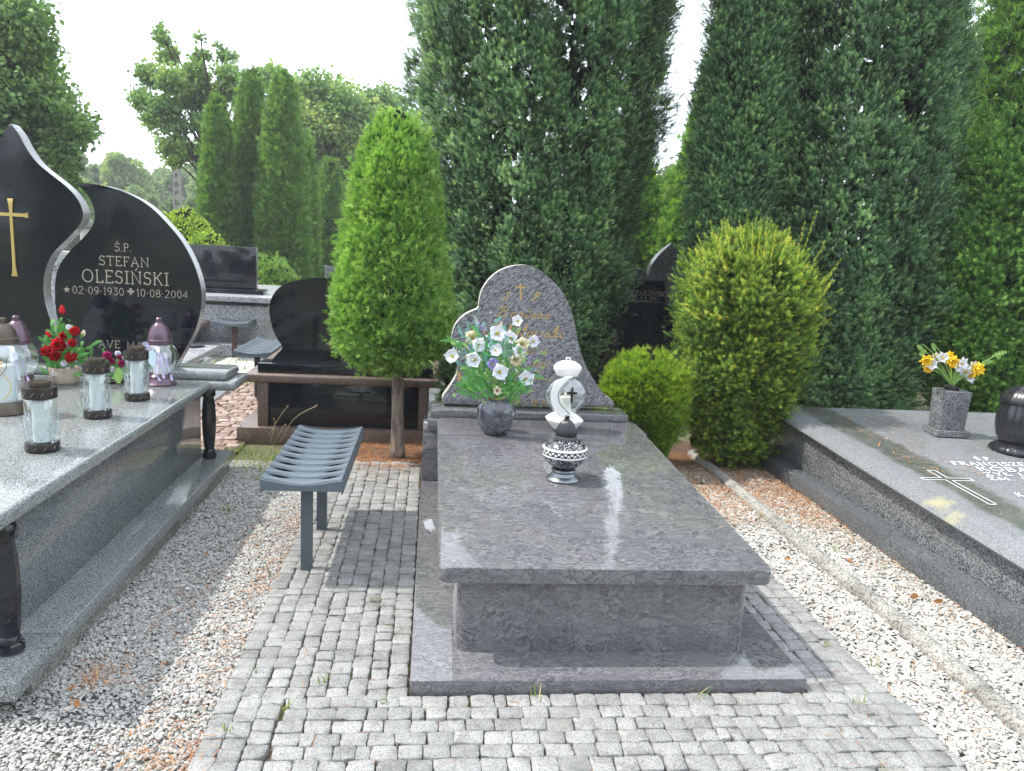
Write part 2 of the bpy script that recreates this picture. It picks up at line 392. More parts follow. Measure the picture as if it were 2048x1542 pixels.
# ------------------------------------------------------------------ lettering
def arc(cx, cy, rx, ry, a0, a1, n=10):
    return [(cx+rx*math.cos(rad(a0+(a1-a0)*i/n)), cy+ry*math.sin(rad(a0+(a1-a0)*i/n))) for i in range(n+1)]
def glyph(ch):
    S = lambda x, y, w=.16: [(x-w, y), (x+w, y)]
    G = {
     'I': (.34, [[(.17, 0), (.17, 1)], S(.17, 0), S(.17, 1)]),
     'E': (.62, [[(.12, 0), (.12, 1)], [(.02, 1), (.56, 1), (.56, .85)], [(.12, .52), (.46, .52)], [(.02, 0), (.58, 0), (.58, .16)]]),
     'F': (.58, [[(.12, 0), (.12, 1)], [(.02, 1), (.55, 1), (.55, .85)], [(.12, .52), (.44, .52)], S(.12, 0, .11)]),
     'T': (.70, [[(.35, 0), (.35, 1)], [(.02, .85), (.02, 1), (.68, 1), (.68, .85)], S(.35, 0, .13)]),
     'L': (.58, [[(.12, 0), (.12, 1)], S(.12, 1, .11), [(.02, 0), (.55, 0), (.55, .18)]]),
     'N': (.82, [[(.12, 0), (.12, 1), (.70, 0), (.70, 1)], S(.12, 0, .11), S(.70, 1, .11), [(.01, 1), (.12, 1)]]),
     'M': (.96, [[(.12, 0), (.14, 1), (.48, .12), (.82, 1), (.84, 0)], S(.12, 0, .11), S(.84, 0, .11)]),
     'A': (.80, [[(.08, 0), (.40, 1), (.72, 0)], [(.21, .36), (.59, .36)], S(.08, 0, .09), S(.72, 0, .09)]),
     'V': (.78, [[(.08, 1), (.39, 0), (.70, 1)], S(.08, 1, .09), S(.70, 1, .09)]),
     'W': (1.1, [[(.08, 1), (.30, 0), (.54, .9), (.78, 0), (1.0, 1)], S(.08, 1, .09), S(1.0, 1, .09)]),
     'K': (.74, [[(.12, 0), (.12, 1)], [(.62, 1), (.14, .45)], [(.30, .62), (.66, 0)], S(.12, 0, .1), S(.12, 1, .1), S(.66, 0, .08), S(.62, 1, .08)]),
     'Y': (.74, [[(.06, 1), (.36, .5), (.36, 0)], [(.66, 1), (.36, .5)], S(.36, 0, .12), S(.06, 1, .08), S(.66, 1, .08)]),
     'Z': (.66, [[(.05, .85), (.05, 1), (.58, 1), (.04, 0), (.60, 0), (.60, .16)]]),
     'O': (.92, [arc(.46, .5, .38, .5, 0, 360, 20)]),
     'C': (.78, [arc(.44, .5, .36, .5, 45, 315, 16), [(.70, .98), (.70, .82)]]),
     'S': (.60, [arc(.30, .75, .22, .25, 30, 250, 9)+arc(.30, .27, .24, .27, 80, -150, 10), [(.52, 1), (.52, .82)], [(.06, 0), (.06, .18)]]),
     'P': (.64, [[(.12, 0), (.12, 1)], [(.02, 1)]+arc(.34, .75, .22, .25, 90, -90, 8)+[(.12, .5)], S(.12, 0, .11)]),
     'R': (.74, [[(.12, 0), (.12, 1)], [(.02, 1)]+arc(.34, .75, .22, .25, 90, -90, 8)+[(.12, .5)], [(.36, .5), (.66, 0)], S(.12, 0, .11), S(.68, 0, .07)]),
     'B': (.66, [[(.12, 0), (.12, 1)], [(.02, 1)]+arc(.32, .76, .20, .24, 90, -90, 8)+[(.12, .52)], arc(.34, .26, .24, .26, 90, -90, 8)+[(.02, 0)]]),
     'U': (.78, [[(.12, 1), (.12, .3)]+arc(.39, .28, .27, .28, 180, 360, 8)+[(.66, 1)], S(.12, 1, .1), S(.66, 1, .1)]),
     '0': (.62, [arc(.31, .5, .24, .5, 0, 360, 18)]),
     '1': (.36, [[(.06, .82), (.2, 1), (.2, 0)], S(.2, 0, .1)]),
     '2': (.62, [arc(.30, .74, .23, .26, 165, -35, 8)+[(.05, 0), (.57, 0)]]),
     '3': (.60, [[(.08, 1), (.52, 1), (.26, .6)]+arc(.27, .3, .25, .30, 80, -160, 9)]),
     '4': (.64, [[(.46, 0), (.46, 1), (.04, .3), (.6, .3)]]),
     '5': (.60, [[(.52, 1), (.14, 1), (.10, .56)]+arc(.28, .32, .25, .32, 120, -150, 9)]),
     '7': (.58, [[(.05, 1), (.55, 1), (.2, 0)]]),
     '8': (.60, [arc(.30, .76, .19, .24, 0, 360, 14), arc(.30, .27, .24, .27, 0, 360, 14)]),
     '9': (.60, [arc(.30, .70, .23, .30, 0, 360, 14), [(.53, .7), (.46, .2), (.18, 0)]]),
     '.': (.26, [[(.08, .03), (.16, .03)], [(.12, -.01), (.12, .08)]]),
     '-': (.30, [[(.09, .5), (.21, .5)], [(.15, .44), (.15, .56)]]),
     ' ': (.45, []),
    }
    if ch == 'Ń': w_, s = G['N']; return w_, s+[[(.36, 1.1), (.5, 1.28)]]
    if ch == 'Ś': w_, s = G['S']; return w_, s+[[(.26, 1.1), (.4, 1.28)]]
    if ch == 'Ż': w_, s = G['Z']; return w_, s+[[(.28, 1.16), (.38, 1.16)], [(.33, 1.12), (.33, 1.2)]]
    if ch == 'Ł': w_, s = G['L']; return w_, s+[[(-.02, .42), (.34, .66)]]
    return G.get(ch, (.4, []))
def cursive(ch):
    c = lambda p, k=5: crom(p, k)
    G = {
     'B': (.95, [c([(.30, .95), (.34, .5), (.22, .05), (.05, .05), (.0, .18)]), c([(.05, .75), (.3, 1.0), (.68, .98), (.66, .62), (.36, .52), (.70, .46), (.66, .06), (.34, .0), (.2, .12)])]),
     'S': (.85, [c([(.72, .85), (.55, 1.02), (.34, .85), (.42, .58), (.56, .3), (.36, .02), (.08, .06), (.03, .28), (.2, .3)])]),
     'P': (.85, [c([(.38, .92), (.34, .4), (.16, .0), (.0, .08), (.06, .26)]), c([(.05, .7), (.26, 1.0), (.66, 1.0), (.70, .68), (.40, .48), (.3, .52)])]),
     'a': (.48, [c([(.36, .36), (.22, .46), (.05, .25), (.1, .02), (.26, .08), (.36, .4), (.34, .06), (.48, .05)])]),
     'r': (.42, [c([(.0, .05), (.12, .42), (.16, .48), (.2, .38), (.32, .4), (.28, .08), (.42, .05)])]),
     't': (.34, [c([(0, .05), (.2, .5), (.24, .85), (.14, .2), (.2, .0), (.34, .06)]), [(.06, .6), (.34, .6)]]),
     'o': (.44, [c([(.24, .46), (.05, .3), (.08, .02), (.3, .06), (.34, .36), (.24, .46), (.26, .34), (.44, .36)])]),
     's': (.40, [c([(0, .05), (.2, .46), (.22, .3), (.3, .1), (.16, .0), (.04, .06)]), [(.2, .03), (.4, .06)]]),
     'z': (.42, [c([(.04, .38), (.16, .46), (.32, .4), (.12, .18), (.04, .02), (.2, .06), (.4, .02)])]),
     'k': (.46, [c([(0, .05), (.22, .6), (.26, .98), (.16, .9), (.06, .0)]), c([(.08, .2), (.3, .46), (.32, .3), (.14, .24), (.3, .02), (.46, .06)])]),
     'l': (.30, [c([(0, .05), (.2, .6), (.24, .96), (.14, .92), (.1, .2), (.16, .0), (.3, .06)])]),
     'ł': (.32, [c([(0, .05), (.2, .6), (.24, .96), (.14, .92), (.1, .2), (.16, .0), (.32, .06)]), [(.0, .48), (.28, .64)]]),
     'w': (.62, [c([(0, .4), (.08, .46), (.06, .1), (.16, .0), (.28, .12), (.3, .44), (.28, .1), (.4, .0), (.52, .2), (.5, .44), (.62, .38)])]),
     'i': (.26, [c([(0, .05), (.12, .44), (.08, .08), (.14, .0), (.26, .06)]), [(.15, .62), (.18, .66)]]),
     'y': (.40, [c([(.04, .44), (.06, .12), (.2, .1), (.32, .44), (.22, -.2), (.04, -.3), (.1, -.1), (.4, .08)])]),
     'ż': (.42, [c([(.04, .38), (.16, .46), (.32, .4), (.12, .18), (.04, .02), (.2, .06), (.4, .02)]), [(.2, .6), (.23, .64)]]),
     'e': (.38, [c([(0, .08), (.2, .24), (.3, .4), (.18, .46), (.06, .26), (.12, .02), (.38, .1)])]),
     'ś': (.40, [c([(0, .05), (.2, .46), (.22, .3), (.3, .1), (.16, .0), (.04, .06)]), [(.2, .03), (.4, .06)], [(.22, .58), (.3, .72)]]),
     'm': (.66, [c([(0, .05), (.1, .44), (.08, .0), (.2, .42), (.3, .4), (.28, .0), (.4, .42), (.5, .4), (.5, .04), (.66, .06)])]),
     'J': (.6, [c([(.2, .95), (.5, 1.0), (.4, .4), (.2, .0), (.02, .1), (.1, .3)])]),
     '1': (.36, [[(.08, .55), (.24, .75), (.18, 0)]]), '5': (.46, [c([(.42, .75), (.18, .74), (.14, .44), (.32, .4), (.34, .12), (.14, -.02), (.02, .08)])]),
     '2': (.46, [c([(.06, .6), (.2, .76), (.36, .6), (.2, .26), (.02, .02), (.2, .06), (.42, .0)])]), '0': (.46, [c([(.24, .75), (.06, .45), (.1, .05), (.3, .05), (.38, .5), (.24, .75)])]),
     '7': (.42, [[(.06, .7), (.4, .74), (.14, 0)]]), '.': (.2, [[(.06, .02), (.1, .04)]]), ' ': (.4, []),
    }
    return G.get(ch, (.4, []))
_lift = [0]
def strip(path, wd, V, F, lift):
    """mitred flat ribbon in the xz plane, facing -y"""
    P = [np.array(p, float) for p in path]; n = len(P)
    if n < 2: return
    closed = np.linalg.norm(P[0]-P[-1]) < 1e-6 and n > 3
    base = len(V)
    for i in range(n):
        a = P[i-1] if i > 0 else (P[-2] if closed else P[0]); b = P[i+1] if i < n-1 else (P[1] if closed else P[-1])
        d1 = P[i]-a; d2 = b-P[i]
        l1, l2 = np.linalg.norm(d1), np.linalg.norm(d2)
        d1 = d1/l1 if l1 > 1e-9 else d2/l2; d2 = d2/l2 if l2 > 1e-9 else d1
        t = d1+d2; t = t/max(np.linalg.norm(t), 1e-6); nn = np.array([-t[1], t[0]]); cs = max(.5, abs(nn @ np.array([-d1[1], d1[0]])))
        q = nn*wd/2/cs
        V.append((P[i][0]+q[0], -lift, P[i][1]+q[1])); V.append((P[i][0]-q[0], -lift, P[i][1]-q[1]))
    for i in range(n-1):
        k = base+2*i; F.append((k, k+2, k+3, k+1))
def text(name, s, h, x, z, y, m, parent, weight=.11, font=glyph, align='c', shear=0, sp=.12, plane='Y', lift0=.0015, wscale=1.0):
    """letters as thin applied strips, in the parent's frame, on the plane y (facing -y) or on top (plane Z)"""
    V, F = [], []; cur = 0; strokes = []
    for ch in s:
        w_, st = font(ch)
        for q in st: strokes.append([((cur+p[0]*wscale+shear*p[1])*h, p[1]*h) for p in q])
        cur += w_*wscale+sp
    tot = (cur-sp)*h; ox = x-(tot/2 if align == 'c' else 0)
    for i, q in enumerate(strokes): strip([(ox+a, z+b) for a, b in q], weight*h, V, F, lift0+.00025*(i % 4))
    V = np.array(V)
    if plane == 'Y': V[:, 1] += y
    else: V = np.stack([V[:, 0], V[:, 2], y-V[:, 1]], 1)
    return np_mesh(name, V, np.array(F), m, parent)

# ------------------------------------------------------------------ ground
def noise2(x, y, s=1.0, seed=0):
    r = np.random.default_rng(seed); t = 0
    for i in range(5):
        a, b, p = r.uniform(-1, 1), r.uniform(-1, 1), r.uniform(0, 6.28); q = s*(1.6**i); t = t+np.sin((a*x+b*y)*q+p)/(1.3**i)
    return t/2.5
def plane(name, x0, x1, y0, y1, z, m, kind='structure'):
    o = np_mesh(name, [(x0, y0, z), (x1, y0, z), (x1, y1, z), (x0, y1, z)], np.array([(0, 1, 2, 3)]), m); tag(o, kind=kind); return o
t = NT('dry_lawn_soil'); v = t.coord(); a = t.noise(v, .8, 8, .65); b = t.noise(v, 40, 4, .7)
t.set(Base_Color=t.mix(t.ramp(b, [(.35, 0), (.7, 1)]), t.mix(t.ramp(a, [(.4, 0), (.6, 1)]), (.05, .065, .025), (.12, .11, .07)), (.16, .16, .08)), Roughness=.95); t.bump(b, .8, .02)
plane('ground', -398, 398, -198, 598, -.05, t.m)
t = NT('gravel_bed_soil'); v = t.coord(); b = t.noise(v, 90, 5, .7)
t.set(Base_Color=t.ramp(b, [(.3, (.17, .16, .145)), (.6, (.28, .27, .25)), (.8, (.38, .37, .35))]), Roughness=.95); t.bump(b, 1, .01)
plane('gravel_bed', -2.0, 4.2, .2, 5.6, -.042, t.m)
# joints between setts
t = NT('joint_sand_moss'); v = t.coord(); b = t.noise(v, 60, 6, .7); mo = t.noise(v, 4.5, 5, .65)
t.set(Base_Color=t.mix(t.ramp(mo, [(.50, 0), (.58, 1)]), t.ramp(b, [(.3, (.05, .04, .03)), (.7, (.17, .13, .09))]), t.ramp(b, [(.3, (.07, .08, .015)), (.7, (.17, .17, .035))])), Roughness=.95)
t.bump(b, 1, .012)
joint = t.m
def sett_layout():
    S = []; r = np.random.default_rng(11)
    def quad(x0, x1, y0, y1): S.append((x0, x1, y0, y1))
    yj = 2.552
    # strip left of the grave: columns running away from the viewer
    def cols(xs, ya, yb, l0=.060, l1=.088):
        for a, b in zip(xs[:-1], xs[1:]):
            y = ya+r.uniform(-.04, 0)
            while y < yb:
                d = r.uniform(l0, l1); quad(a, b, y, min(y+d, yb+.06)); y += d
    xs = [-.680]; 
    while xs[-1] < -.10: xs.append(xs[-1]+r.uniform(.068, .078))
    xs.append(-.036)
    if xs[-1]-xs[-2] < .045: xs.pop(-2)
    cols(xs[:4], .9, 2.55); cols(xs, 2.55, 5.46)
    xr = [1.462, 1.540, 1.618, 1.70, 1.785]
    cols(xr, 2.55, 5.0, .062, .09)
    # rows in front
    y = yj
    while y > .9:
        d = r.uniform(.067, .077); x = xs[3]+r.uniform(0, .02)
        while x < 1.80:
            l = r.uniform(.070, .106)
            if r.random() < .07: l = .045
            e = min(x+l, 1.80+r.uniform(-.03, .03)); 
            if e-x > .04: quad(x, e, y-d, y)
            x += l
        y -= d
    return S
def build_setts(name, S, m, m2, seed=2, gap=.0038, ztop=0.0, K=7):
    r = np.random.default_rng(seed); V = []; F = []; T = []; base = 0
    g = np.linspace(-.94, .94, K-2); g = np.concatenate([[-1], g, [1]]); gx, gy = np.meshgrid(g, g)
    for (x0, x1, y0, y1) in S:
        w_, h_ = (x1-x0)/2, (y1-y0)/2; cx, cy = (x0+x1)/2, (y0+y1)/2
        gp = gap*r.uniform(.3, 1.1); ww, hh = w_-gp/2, h_-gp/2
        cor = r.uniform(-.0045, .0045, (2, 2, 2))
        pw = 3.2; X = gx.copy(); Y = gy.copy()
        rr = (np.abs(X)**pw+np.abs(Y)**pw)**(1/pw); mx_ = np.maximum(np.abs(X), np.abs(Y)); s = np.where(rr > 1e-6, mx_/rr, 1); s = 1-(1-s)*.33
        X = X*s; Y = Y*s
        u_, v_ = (X+1)/2, (Y+1)/2
        dx = sum(cor[i, j, 0]*(u_ if i else 1-u_)*(v_ if j else 1-v_) for i in (0, 1) for j in (0, 1))
        dy = sum(cor[i, j, 1]*(u_ if i else 1-u_)*(v_ if j else 1-v_) for i in (0, 1) for j in (0, 1))
        px = cx+X*ww+dx; py = cy+Y*hh+dy
        e = np.maximum(np.abs(gx), np.abs(gy)); ph = r.uniform(0, 6.28, 3)
        edge = e > .99
        px += np.where(edge, r.normal(0, .0014, px.shape), 0); py += np.where(edge, r.normal(0, .0014, px.shape), 0)
        sl = r.normal(0, .012, 2)
        z = ztop+r.normal(0, .0018)+X*ww*sl[0]+Y*hh*sl[1]+.0015*np.sin(gx*3+ph[0])*np.sin(gy*3+ph[1])+r.normal(0, .0005, px.shape)
        z = z-np.where(edge, .0032, 0)-np.where((e > .9) & ~edge, .0012, 0)
        top = np.stack([px, py, z], -1).reshape(-1, 3); V.append(top)
        idx = np.arange(K*K).reshape(K, K)+base
        for i in range(K-1):
            for j in range(K-1): F.append((idx[i, j], idx[i, j+1], idx[i+1, j+1], idx[i+1, j]))
        ring = list(idx[0, :])+list(idx[1:, -1])+list(idx[-1, -2::-1])+list(idx[-2:0:-1, 0])
        rv = top[np.array(ring)-base].copy(); rv[:, 2] = ztop-.06; b2 = base+K*K; V.append(rv); n = len(ring)
        for i in range(n): F.append((ring[(i+1) % n], ring[i], b2+i, b2+(i+1) % n))
        T += [r.random()]*(K*K+n); base += K*K+n
    o = np_mesh(name, np.concatenate(V), np.array(F), m, tint=np.array(T), smooth=True)
    return tag(o, kind='structure')
def settmat(name, lo, hi, moss=True):
    t = NT(name); v = t.coord(); a = t.noise(v, 330, 2, .7); c = t.vor(v, 420, out='Color')
    sp = t.n('ShaderNodeSeparateColor'); t.l(c, sp.inputs[0])
    at = t.n('ShaderNodeAttribute', attribute_name='tint')
    bc = t.mix(at.outputs['Fac'], lo, hi)
    g = t.mix(1.0, bc, t.ramp(a, [(.32, .45), (.5, 1.0), (.68, 1.25)]), 'MULTIPLY')
    g = t.mix(t.ramp(sp.outputs[0], [(.80, 0), (.88, .75)]), g, (.07, .075, .08))
    st = t.ramp(t.noise(v, 9, 7, .75), [(.36, (.66, .66, .64)), (.5, (.95, .95, .94)), (.65, (1.12, 1.12, 1.12))])
    g = t.mix(1.0, g, st, 'MULTIPLY')
    t.set(Base_Color=g, Roughness=.8, Specular_IOR_Level=.25); t.bump(t.noise(v, 120, 5, .75), .55, .005); return t.m
MT['sett'] = settmat('grey_granite_setts', (.25, .25, .244), (.335, .333, .324))
MT['redsett'] = settmat('reddish_granite_setts', (.30, .20, .17), (.52, .41, .36))
build_setts('paving', sett_layout(), MT['sett'], joint)
plane('paving_joints', -.66, 1.78, .8, 5.42, -.019, joint)
# reddish paving and pale path beyond the left grave
S = []; r = np.random.default_rng(5); y = 5.75
while y < 8.6:
    d = r.uniform(.085, .11); x = -2.5+.05*r.random()
    while x < -1.5+.0*(y): l = r.uniform(.09, .14); S.append((x, x+l, y, y+d)); x += l
    y += d
build_setts('red_paving', S, MT['redsett'], joint, seed=9, gap=.012, ztop=-.012, K=4)
plane('red_paving_joints', -2.5, -1.4, 5.74, 8.6, -.032, joint)
MT['slabpath'] = plain('pale_path_slabs', (.50, .50, .48), .8, var=.15, scale=12)
pp = []
for i in range(7): pp.append((-2.62, -2.0, 6.9+.62*i, 7.5+.62*i))
bm = bmesh.new()
for (a, b, c_, d) in pp: boxm(a, b, c_, d, -.06, .004, .006, bm=bm)
tag(bm_obj('path', bm, MT['slabpath']), kind='structure')

def stones(name, n, xf, size, cols, seed, zbase=-.03, label=None, extra=None, zj=.012):
    """thousands of pebbles: low rounded octahedral chips"""
    r = np.random.default_rng(seed)
    bv = np.array([(1, 0, 0), (.5, .87, 0), (-.5, .87, 0), (-1, 0, 0), (-.5, -.87, 0), (.5, -.87, 0), (.45, .1, .75), (-.4, .35, .7), (-.1, -.45, .72), (0, 0, -.6)], float)
    bf = np.array([(0, 1, 6), (1, 2, 7), (1, 7, 6), (2, 3, 7), (3, 4, 8), (3, 8, 7), (4, 5, 8), (5, 0, 6), (5, 6, 8), (6, 7, 8)])
    X, Y = xf(r, n); n = len(X)
    s = size*np.exp(r.normal(0, .28, n)); sc3 = np.stack([s*r.uniform(.8, 1.4, n), s*r.uniform(.65, 1.0, n), s*r.uniform(.45, .8, n)], 1)
    v = bv[None]*(1+r.normal(0, .13, (n, len(bv), 3)))*sc3[:, None]
    a = r.uniform(0, 6.28, n); b = r.normal(0, .35, n); c_ = r.normal(0, .35, n)
    ca, sa = np.cos(a)[:, None], np.sin(a)[:, None]
    x = v[..., 0]; y = v[..., 1]; z = v[..., 2]
    y, z = y*np.cos(b)[:, None]-z*np.sin(b)[:, None], y*np.sin(b)[:, None]+z*np.cos(b)[:, None]
    x, z = x*np.cos(c_)[:, None]+z*np.sin(c_)[:, None], -x*np.sin(c_)[:, None]+z*np.cos(c_)[:, None]
    x, y = x*ca-y*sa, x*sa+y*ca
    zz = zbase+r.random(n)*zj+.006*noise2(X, Y, 5, seed)
    V = np.stack([x+X[:, None], y+Y[:, None], z+zz[:, None]], -1).reshape(-1, 3)
    F = (bf[None]+(np.arange(n)*len(bv))[:, None, None]).reshape(-1, 3)
    t = NT(name+'_stone'); at = t.n('ShaderNodeAttribute', attribute_name='tint')
    c2 = t.mix(1.0, t.ramp(at.outputs['Fac'], cols), t.ramp(t.noise(t.coord(), 160, 3), [(.3, .85), (.7, 1.1)]), 'MULTIPLY')
    t.set(Base_Color=c2, Roughness=.75, Specular_IOR_Level=.3)
    o = np_mesh(name, V, F, t.m, tint=np.repeat(r.random(n), len(bv))); return tag(o, kind='stuff')
def leftbed(r, n):
    Y = 1.3+(5.45-1.3)*r.random(n)**1.25; X = r.uniform(-1.42, -.675, n)
    m = Y < 2.6; X[m] = r.uniform(-2.1, -.675, m.sum()); return X, Y
def rightbed(r, n):
    Y = 1.3+(5.7-1.3)*r.random(n)**1.2; X = r.uniform(1.785, 2.66, n); k = Y > 5.0; X[k] = r.uniform(1.2, 2.7, k.sum()); return X, Y
stones('grey_gravel', 76000, leftbed, .0058, [(0, (.26, .255, .245)), (.3, (.32, .315, .30)), (.6, (.38, .375, .355)), (.85, (.44, .43, .40)), (1, (.52, .50, .46))], 21)
stones('white_gravel', 50000, rightbed, .0086, [(0, (.22, .215, .195)), (.15, (.32, .31, .28)), (.5, (.41, .40, .365)), (1, (.50, .49, .45))], 22)

# fallen needles and leaf litter
def needles(name, pts, ln, wd, cols, seed, z=.004, kind='stuff', curl=.3):
    r = np.random.default_rng(seed); n = len(pts)
    a = r.uniform(0, 3.14, n); l = ln*np.exp(r.normal(0, .3, n)); w_ = wd*r.uniform(.6, 1.3, n)
    d = np.stack([np.cos(a), np.sin(a)], 1); s = np.stack([-np.sin(a), np.cos(a)], 1)
    z0 = pts[:, 2] if pts.shape[1] > 2 else np.full(n, z); zz = z0+r.random(n)*.012; tl = r.normal(0, .2, n)*l
    P = pts[:, :2]; k = s*(r.normal(0, curl, n)*l*.3)[:, None]
    def pt(t_, sd, dz): return np.column_stack([P+d*(t_*l)[:, None]+s*(sd*w_/2)[:, None]+k*(1-4*t_.mean()**2), zz+tl*t_+dz])
    h = np.full(n, .5); o_ = np.zeros(n)
    V = np.stack([pt(-h, 1, 0), pt(-h, -1, 0), pt(o_, 1, .002), pt(o_, -1, .002), pt(h, 1, 0), pt(h, -1, 0)], 1)
    F = np.array([(0, 1, 3, 2), (2, 3, 5, 4)])[None]+(np.arange(n)*6)[:, None, None]
    m = leafmat(name+'_colour', cols, .1, .8, .15)
    return tag(np_mesh(name, V.reshape(-1, 3), F.reshape(-1, 4), m, tint=np.repeat(r.random(n), 6)), kind=kind)
r = np.random.default_rng(31)
def blob(n, cx, cy, sx, sy): return np.column_stack([r.normal(cx, sx, n), r.normal(cy, sy, n)])
def uni(n, x0, x1, y0, y1): return np.column_stack([r.uniform(x0, x1, n), r.uniform(y0, y1, n)])
N = [uni(600, -.98, -.66, 1.9, 4.6)]
q = uni(2000, -.95, -.60, 1.8, 5.0); q = q[(q[:, 0]+.80 > np.abs(r.normal(0, .10, len(q)))-.02)]; q = q[noise2(q[:, 0], q[:, 1], 5, 4) > -.1]; N.append(q[(q[:, 0] < -.66)])
N += [blob(130, -1.14, 2.72, .05, .08), blob(110, -.74, 2.2, .06, .12), blob(60, -.95, 1.95, .1, .1), blob(70, -1.05, 3.3, .05, .25)]
N.append(uni(4200, -.95, .1, 5.4, 6.1)); N.append(blob(900, -.2, 5.45, .25, .10)); N.append(blob(260, -.3, 5.2, .3, .15))
q = uni(15000, 1.35, 2.75, 4.3, 6.0); q = q[r.random(len(q)) < np.clip((q[:, 1]-4.2)/.7, .05, 1)]; N.append(q)
q = uni(3600, 2.2, 2.62, 2.2, 5.2); q = q[r.random(len(q)) < np.clip((q[:, 0]-2.25)/.3, .08, 1)*np.clip((q[:, 1]-2.6)/2.0, .12, 1)]; N.append(q)
N.append(uni(260, 1.8, 2.2, 2.0, 4.5))
N = np.concatenate(N); z = np.where((N[:, 0] > -.66) & (N[:, 0] < 1.78) & (N[:, 1] < 5.42), .004, -.014)
needles('fallen_needles', np.column_stack([N, z]), .034, .0020, [(0, (.18, .07, .03)), (.4, (.42, .17, .07)), (.75, (.55, .26, .11)), (1, (.56, .40, .24))], 32)
NJ = uni(500, -.6, 1.8, 1.5, 4.9); NJ = NJ[~((NJ[:, 0] > -.05) & (NJ[:, 0] < 1.47) & (NJ[:, 1] > 2.52))]
needles('scattered_needles', np.column_stack([NJ, np.full(len(NJ), -.004)]), .03, .002, [(0, (.20, .08, .03)), (1, (.45, .2, .08))], 33)
# peat mulch under the trees
t = NT('needle_mulch'); v = t.coord(); b = t.noise(v, 110, 5, .75)
t.set(Base_Color=t.ramp(b, [(.3, (.05, .03, .02)), (.5, (.15, .09, .06)), (.68, (.30, .20, .14))]), Roughness=.95); t.bump(b, 1, .02); MT['mulch'] = t.m
def patch(name, cx, cy, rx, ry, z, m, seed):
    rr = np.random.default_rng(seed); n = 40; P = [(cx, cy, z+.012)]
    for i in range(n):
        a = 6.283*i/n; k = 1+.12*math.sin(3*a+seed)+.08*math.sin(7*a+2*seed)+rr.normal(0, .03); P.append((cx+rx*k*math.cos(a), cy+ry*k*math.sin(a), z-.01))
    return tag(np_mesh(name, P, np.array([(0, i+1, (i+1) % n+1) for i in range(n)]), m, smooth=True), kind='structure')
patch('mulch_bed', -.30, 5.85, .62, .42, -.02, MT['mulch'], 1)
patch('mulch_ground', 1.95, 5.75, 1.0, .85, -.028, MT['mulch'], 2)

# grass and weeds
def grass(name, P, h, wd, cols, seed, lean=.5, kind='stuff'):
    rr = np.random.default_rng(seed); n = len(P); a = rr.uniform(0, 6.28, n); H = h*rr.uniform(.4, 1.2, n); ln = rr.uniform(.1, 1, n)*lean
    d = np.stack([np.cos(a), np.sin(a)], 1); s = np.stack([-np.sin(a), np.cos(a)], 1)*wd/2
    def row(t_, wk): 
        c_ = P[:, :2]+d*(H*ln*t_**2)[:, None]; z = P[:, 2]+H*t_*(1-.25*ln*t_)
        return np.column_stack([c_+s*wk, z]), np.column_stack([c_-s*wk, z])
    rows = []; 
    for t_, wk in ((0, 1), (.4, .9), (.75, .55), (1, .08)): rows += list(row(t_, wk))
    V = np.stack(rows, 1); F = np.array([(0, 1, 3, 2), (2, 3, 5, 4), (4, 5, 7, 6)])[None]+(np.arange(n)*8)[:, None, None]
    return tag(np_mesh(name, V.reshape(-1, 3), F.reshape(-1, 4), leafmat(name+'_blade', cols, .35, .6, .2), tint=np.repeat(rr.random(n), 8)), kind=kind)
GC = [(0, (.10, .17, .03)), (.5, (.20, .30, .06)), (.8, (.34, .38, .12)), (1, (.50, .42, .2))]
def g3(a, z=-.03): return np.column_stack([a, np.full(len(a), z)])
P = [g3(blob(420, -1.05, 5.45, .22, .14)), g3(blob(120, -.98, 5.2, .08, .1)), g3(blob(200, -1.45, 5.75, .2, .08))]
for cx, cy, k in ((-.86, 1.97, 14), (-.80, 2.12, 14), (-.93, 2.02, 7), (-.76, 1.80, 10), (-1.02, 1.93, 6), (-1.12, 4.45, 14), (-.60, 2.70, 8), (-.72, 3.6, 5), (2.05, 4.9, 9), (2.42, 4.95, 12), (2.12, 4.5, 7), (1.84, 2.75, 8), (2.33, 4.0, 5), (2.4, 2.4, 7)):
    P.append(g3(blob(k, cx, cy, .018, .018)))
for cx, cy in ((-.12, 2.50), (-.35, 2.62), (-.44, 2.48), (1.62, 2.47), (1.71, 2.9), (1.02, 2.52), (-.1, 3.05), (-.61, 2.35), (-.2, 3.3), (.43, 2.52), (1.5, 2.1)): P.append(g3(blob(9, cx, cy, .012, .012), -.02))
grass('grass_tufts', np.concatenate(P), .06, .005, GC, 41, .9)
r2 = np.random.default_rng(44)
def uni3(n, x0, x1, y0, y1): return g3(np.column_stack([r2.uniform(x0, x1, n), r2.uniform(y0, y1, n)]), -.05)
grass('lawn', np.concatenate([uni3(7000, -3.6, -2.65, 6.6, 12), uni3(3500, -2.0, -1.35, 8.3, 12), uni3(2500, -2.62, -2.0, 9, 13), uni3(3000, 3.0, 5.5, 8, 11)]), .09, .012, GC, 42, .8)
